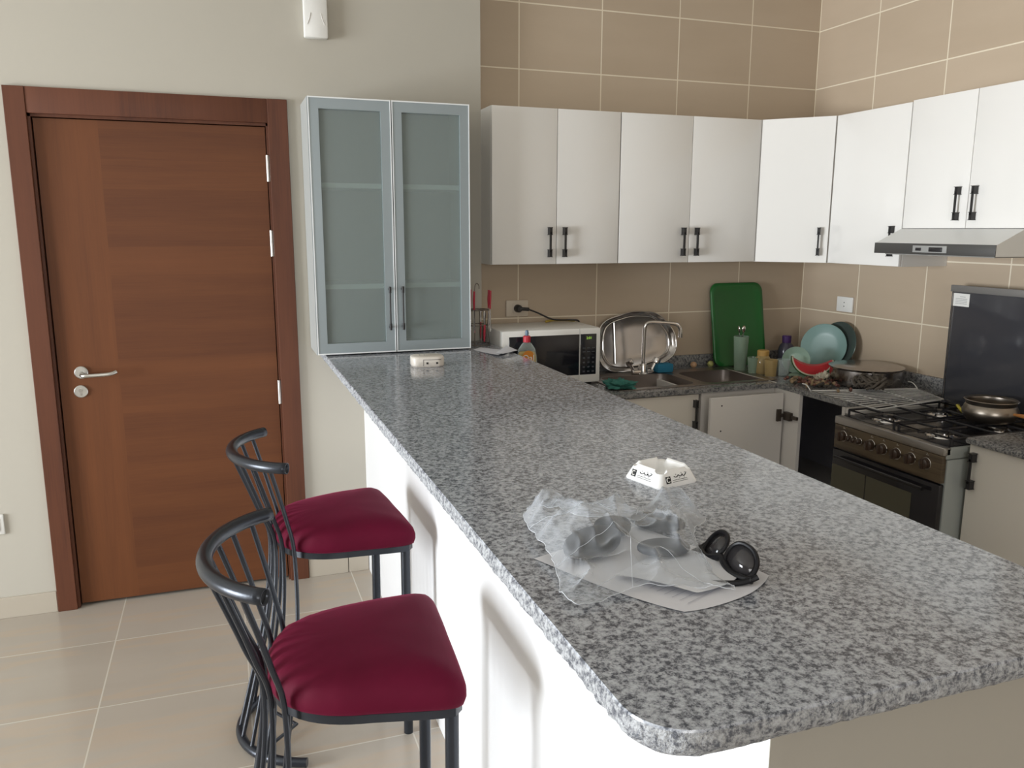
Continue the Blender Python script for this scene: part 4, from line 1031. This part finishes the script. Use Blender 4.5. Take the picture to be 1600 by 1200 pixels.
for s in (-1, 1):
    bm = bm_(); e = sp(s*.067, .012, .003); L = [e+Vector((.010, -s*.002, .004)), e, e+Vector((-.020, s*.004, -.004)), e+Vector((-.045, s*.012, -.006)), e+Vector((-.060, s*.02, -.006))]
    L = [Vector((p.x, p.y, max(p.z, BZ+.006))) for p in L]
    tube(bm, cr(L, 4), .0048, 8); obj('temple', bm, m_sung, sg)

# ------------------------------------------------------------------ bar stools
def make_stool(label):
    t = thing('bar_stool', label, 'stool', (0, 0, 0), 0, group='bar stools by the counter')
    def out(a):
        ca, sa = math.cos(a), math.sin(a)
        if ca >= 0: e, ax = 11.0, .202
        else: e, ax = 2.5, .205
        r = (abs(ca/ax)**e+abs(sa/.205)**e)**(-1/e); x, y = r*ca, r*sa
        y *= 1+.16*(x/.2) if x > 0 else 1+.10*(x/.2)
        return x, y
    bm = bm_(); NA = 120; rows = []
    prof = [(0, .752), (.25, .7515), (.5, .749), (.7, .744), (.84, .736), (.93, .724), (.98, .710), (1.0, .694), (1.0, .680), (.985, .668), (.95, .664), (.6, .664), (0, .664)]
    for s, z in prof:
        if s == 0: rows.append([bm.verts.new((0, 0, z))]); continue
        row = []
        for k in range(NA):
            a = 2*PI*k/NA; x, y = out(a)
            back = max(0, -math.cos(a))**2
            fold = (math.sin(a*26)*.0035+math.sin(a*43+1)*.0018)*back*(s**7)*(1 if z > .69 else .3)
            lump = noise.noise(Vector((x*s*9, y*s*9, 3)))*.004*(1 if z > .70 else 0)
            row.append(bm.verts.new((x*(s+fold*2), y*(s+fold*2), z+fold+lump)))
        rows.append(row)
    for A_, B_ in zip(rows, rows[1:]):
        for k in range(NA):
            k2 = (k+1) % NA
            if len(A_) == 1: bm.faces.new((A_[0], B_[k], B_[k2]))
            elif len(B_) == 1: bm.faces.new((A_[k], A_[k2], B_[0]))
            else: bm.faces.new((A_[k], A_[k2], B_[k2], B_[k]))
    obj('seat', bm, m_velvet, t, ang=180, local=True)
    # flat frame hoop under the cushion
    bm = bm_(); A_ = []
    for sc_, z in ((.960, .664), (.960, .645), (.93, .645), (.93, .664)):
        A_.append([bm.verts.new((out(2*PI*k/60)[0]*sc_, out(2*PI*k/60)[1]*sc_, z)) for k in range(60)])
    for q1, q2 in zip(A_, A_[1:]+A_[:1]):
        for k in range(60): bm.faces.new((q1[k], q1[(k+1) % 60], q2[(k+1) % 60], q2[k]))
    obj('seat_frame', bm, m_tube, t, ang=40, local=True)
    # front legs
    for s in (-1, 1):
        bm = bm_(); tube(bm, [(.170, s*.185, .660), (.168, s*.187, .35), (.165, s*.190, 0)], .0150, 18); obj('leg', bm, m_tube, t, local=True)
    # top rail: open U tube
    def arc(tt, zz, ax_=-.318, ex=-.190, hw=.236):   # tt in -1..1
        ph = tt*math.radians(64); y = math.sin(ph)/math.sin(math.radians(64))*hw; x = ax_+(ex-ax_)*(1-math.cos(ph))/(1-math.cos(math.radians(64)))
        return Vector((x, y, zz))
    ztop = .962
    bm = bm_(); P_ = [arc(-1+2*k/30, ztop) for k in range(31)]
    tube(bm, P_, .0165, 20, caps=False)
    # inner wall and rim for open ends
    rl = obj('top_rail', bm, m_tube, t, ang=60, local=True); s_ = rl.modifiers.new('wall', 'SOLIDIFY'); s_.thickness = .002; s_.offset = -1
    for e0, e1 in ((P_[0], P_[1]), (P_[-1], P_[-2])):
        c = e0.lerp(e1, .45); d_ = (e1-e0).normalized(); x_ = d_.cross(Vector((0, 0, 1))).normalized(); y_ = d_.cross(x_)
        bm = bm_(); bm.faces.new([bm.verts.new(c+(x_*math.cos(2*PI*k/16)+y_*math.sin(2*PI*k/16))*.0146) for k in range(16)])
        obj('tube_end_shade', bm, m_tube_in, rl, local=True)  # near-black disc stands in for the shade inside the open tube end
    # floor hoop
    bm = bm_(); P_ = [arc(-1+2*k/28, .015, -.345, -.175, .235) for k in range(29)]
    tube(bm, P_, .0150, 16); obj('floor_hoop', bm, m_tube, t, local=True)
    # spindles
    for k in range(8):
        tt = -.80+1.6*k/7
        a = arc(tt, ztop-.010); c = arc(tt, .02, -.345, -.175, .235)
        aw = PI+(-tt)*.95; xw, yw = out(aw); rw = math.hypot(xw, yw); wst = Vector((xw*(1+.012/rw), yw*(1+.012/rw), .655))
        mid1 = a.lerp(wst, .55)+Vector((.006, 0, 0)); mid2 = wst.lerp(c, .42)+Vector((.018, 0, 0))
        bm = bm_(); tube(bm, cr([a, mid1, wst, mid2, c], 7), .0064, 10); obj('spindle', bm, m_tube, t, local=True)
    bm = bm_(); tube(bm, [arc(-.45, .016, -.33, -.175, .235), Vector((-.17, -.02, .016)), arc(.6, .016, -.33, -.175, .235)], .006, 8); obj('floor_brace', bm, m_tube, t, local=True)
    return t
stool = make_stool('burgundy velvet bar stool nearest the camera, with curved black tube back')
stool.location = (-2.898, -2.165, .0); stool.rotation_euler.z = -.075
def copy_tree(o, parent=None):
    c = o.copy(); COL.objects.link(c); c.parent = parent
    for ch in [q for q in bpy.data.objects if q.parent == o and q.name != c.name]: copy_tree(ch, c)
    return c
s2 = copy_tree(stool); s2.location = (-2.833, -1.290, 0); s2.rotation_euler.z = .085
s2['label'] = 'burgundy velvet bar stool farther away, beside the wooden door'
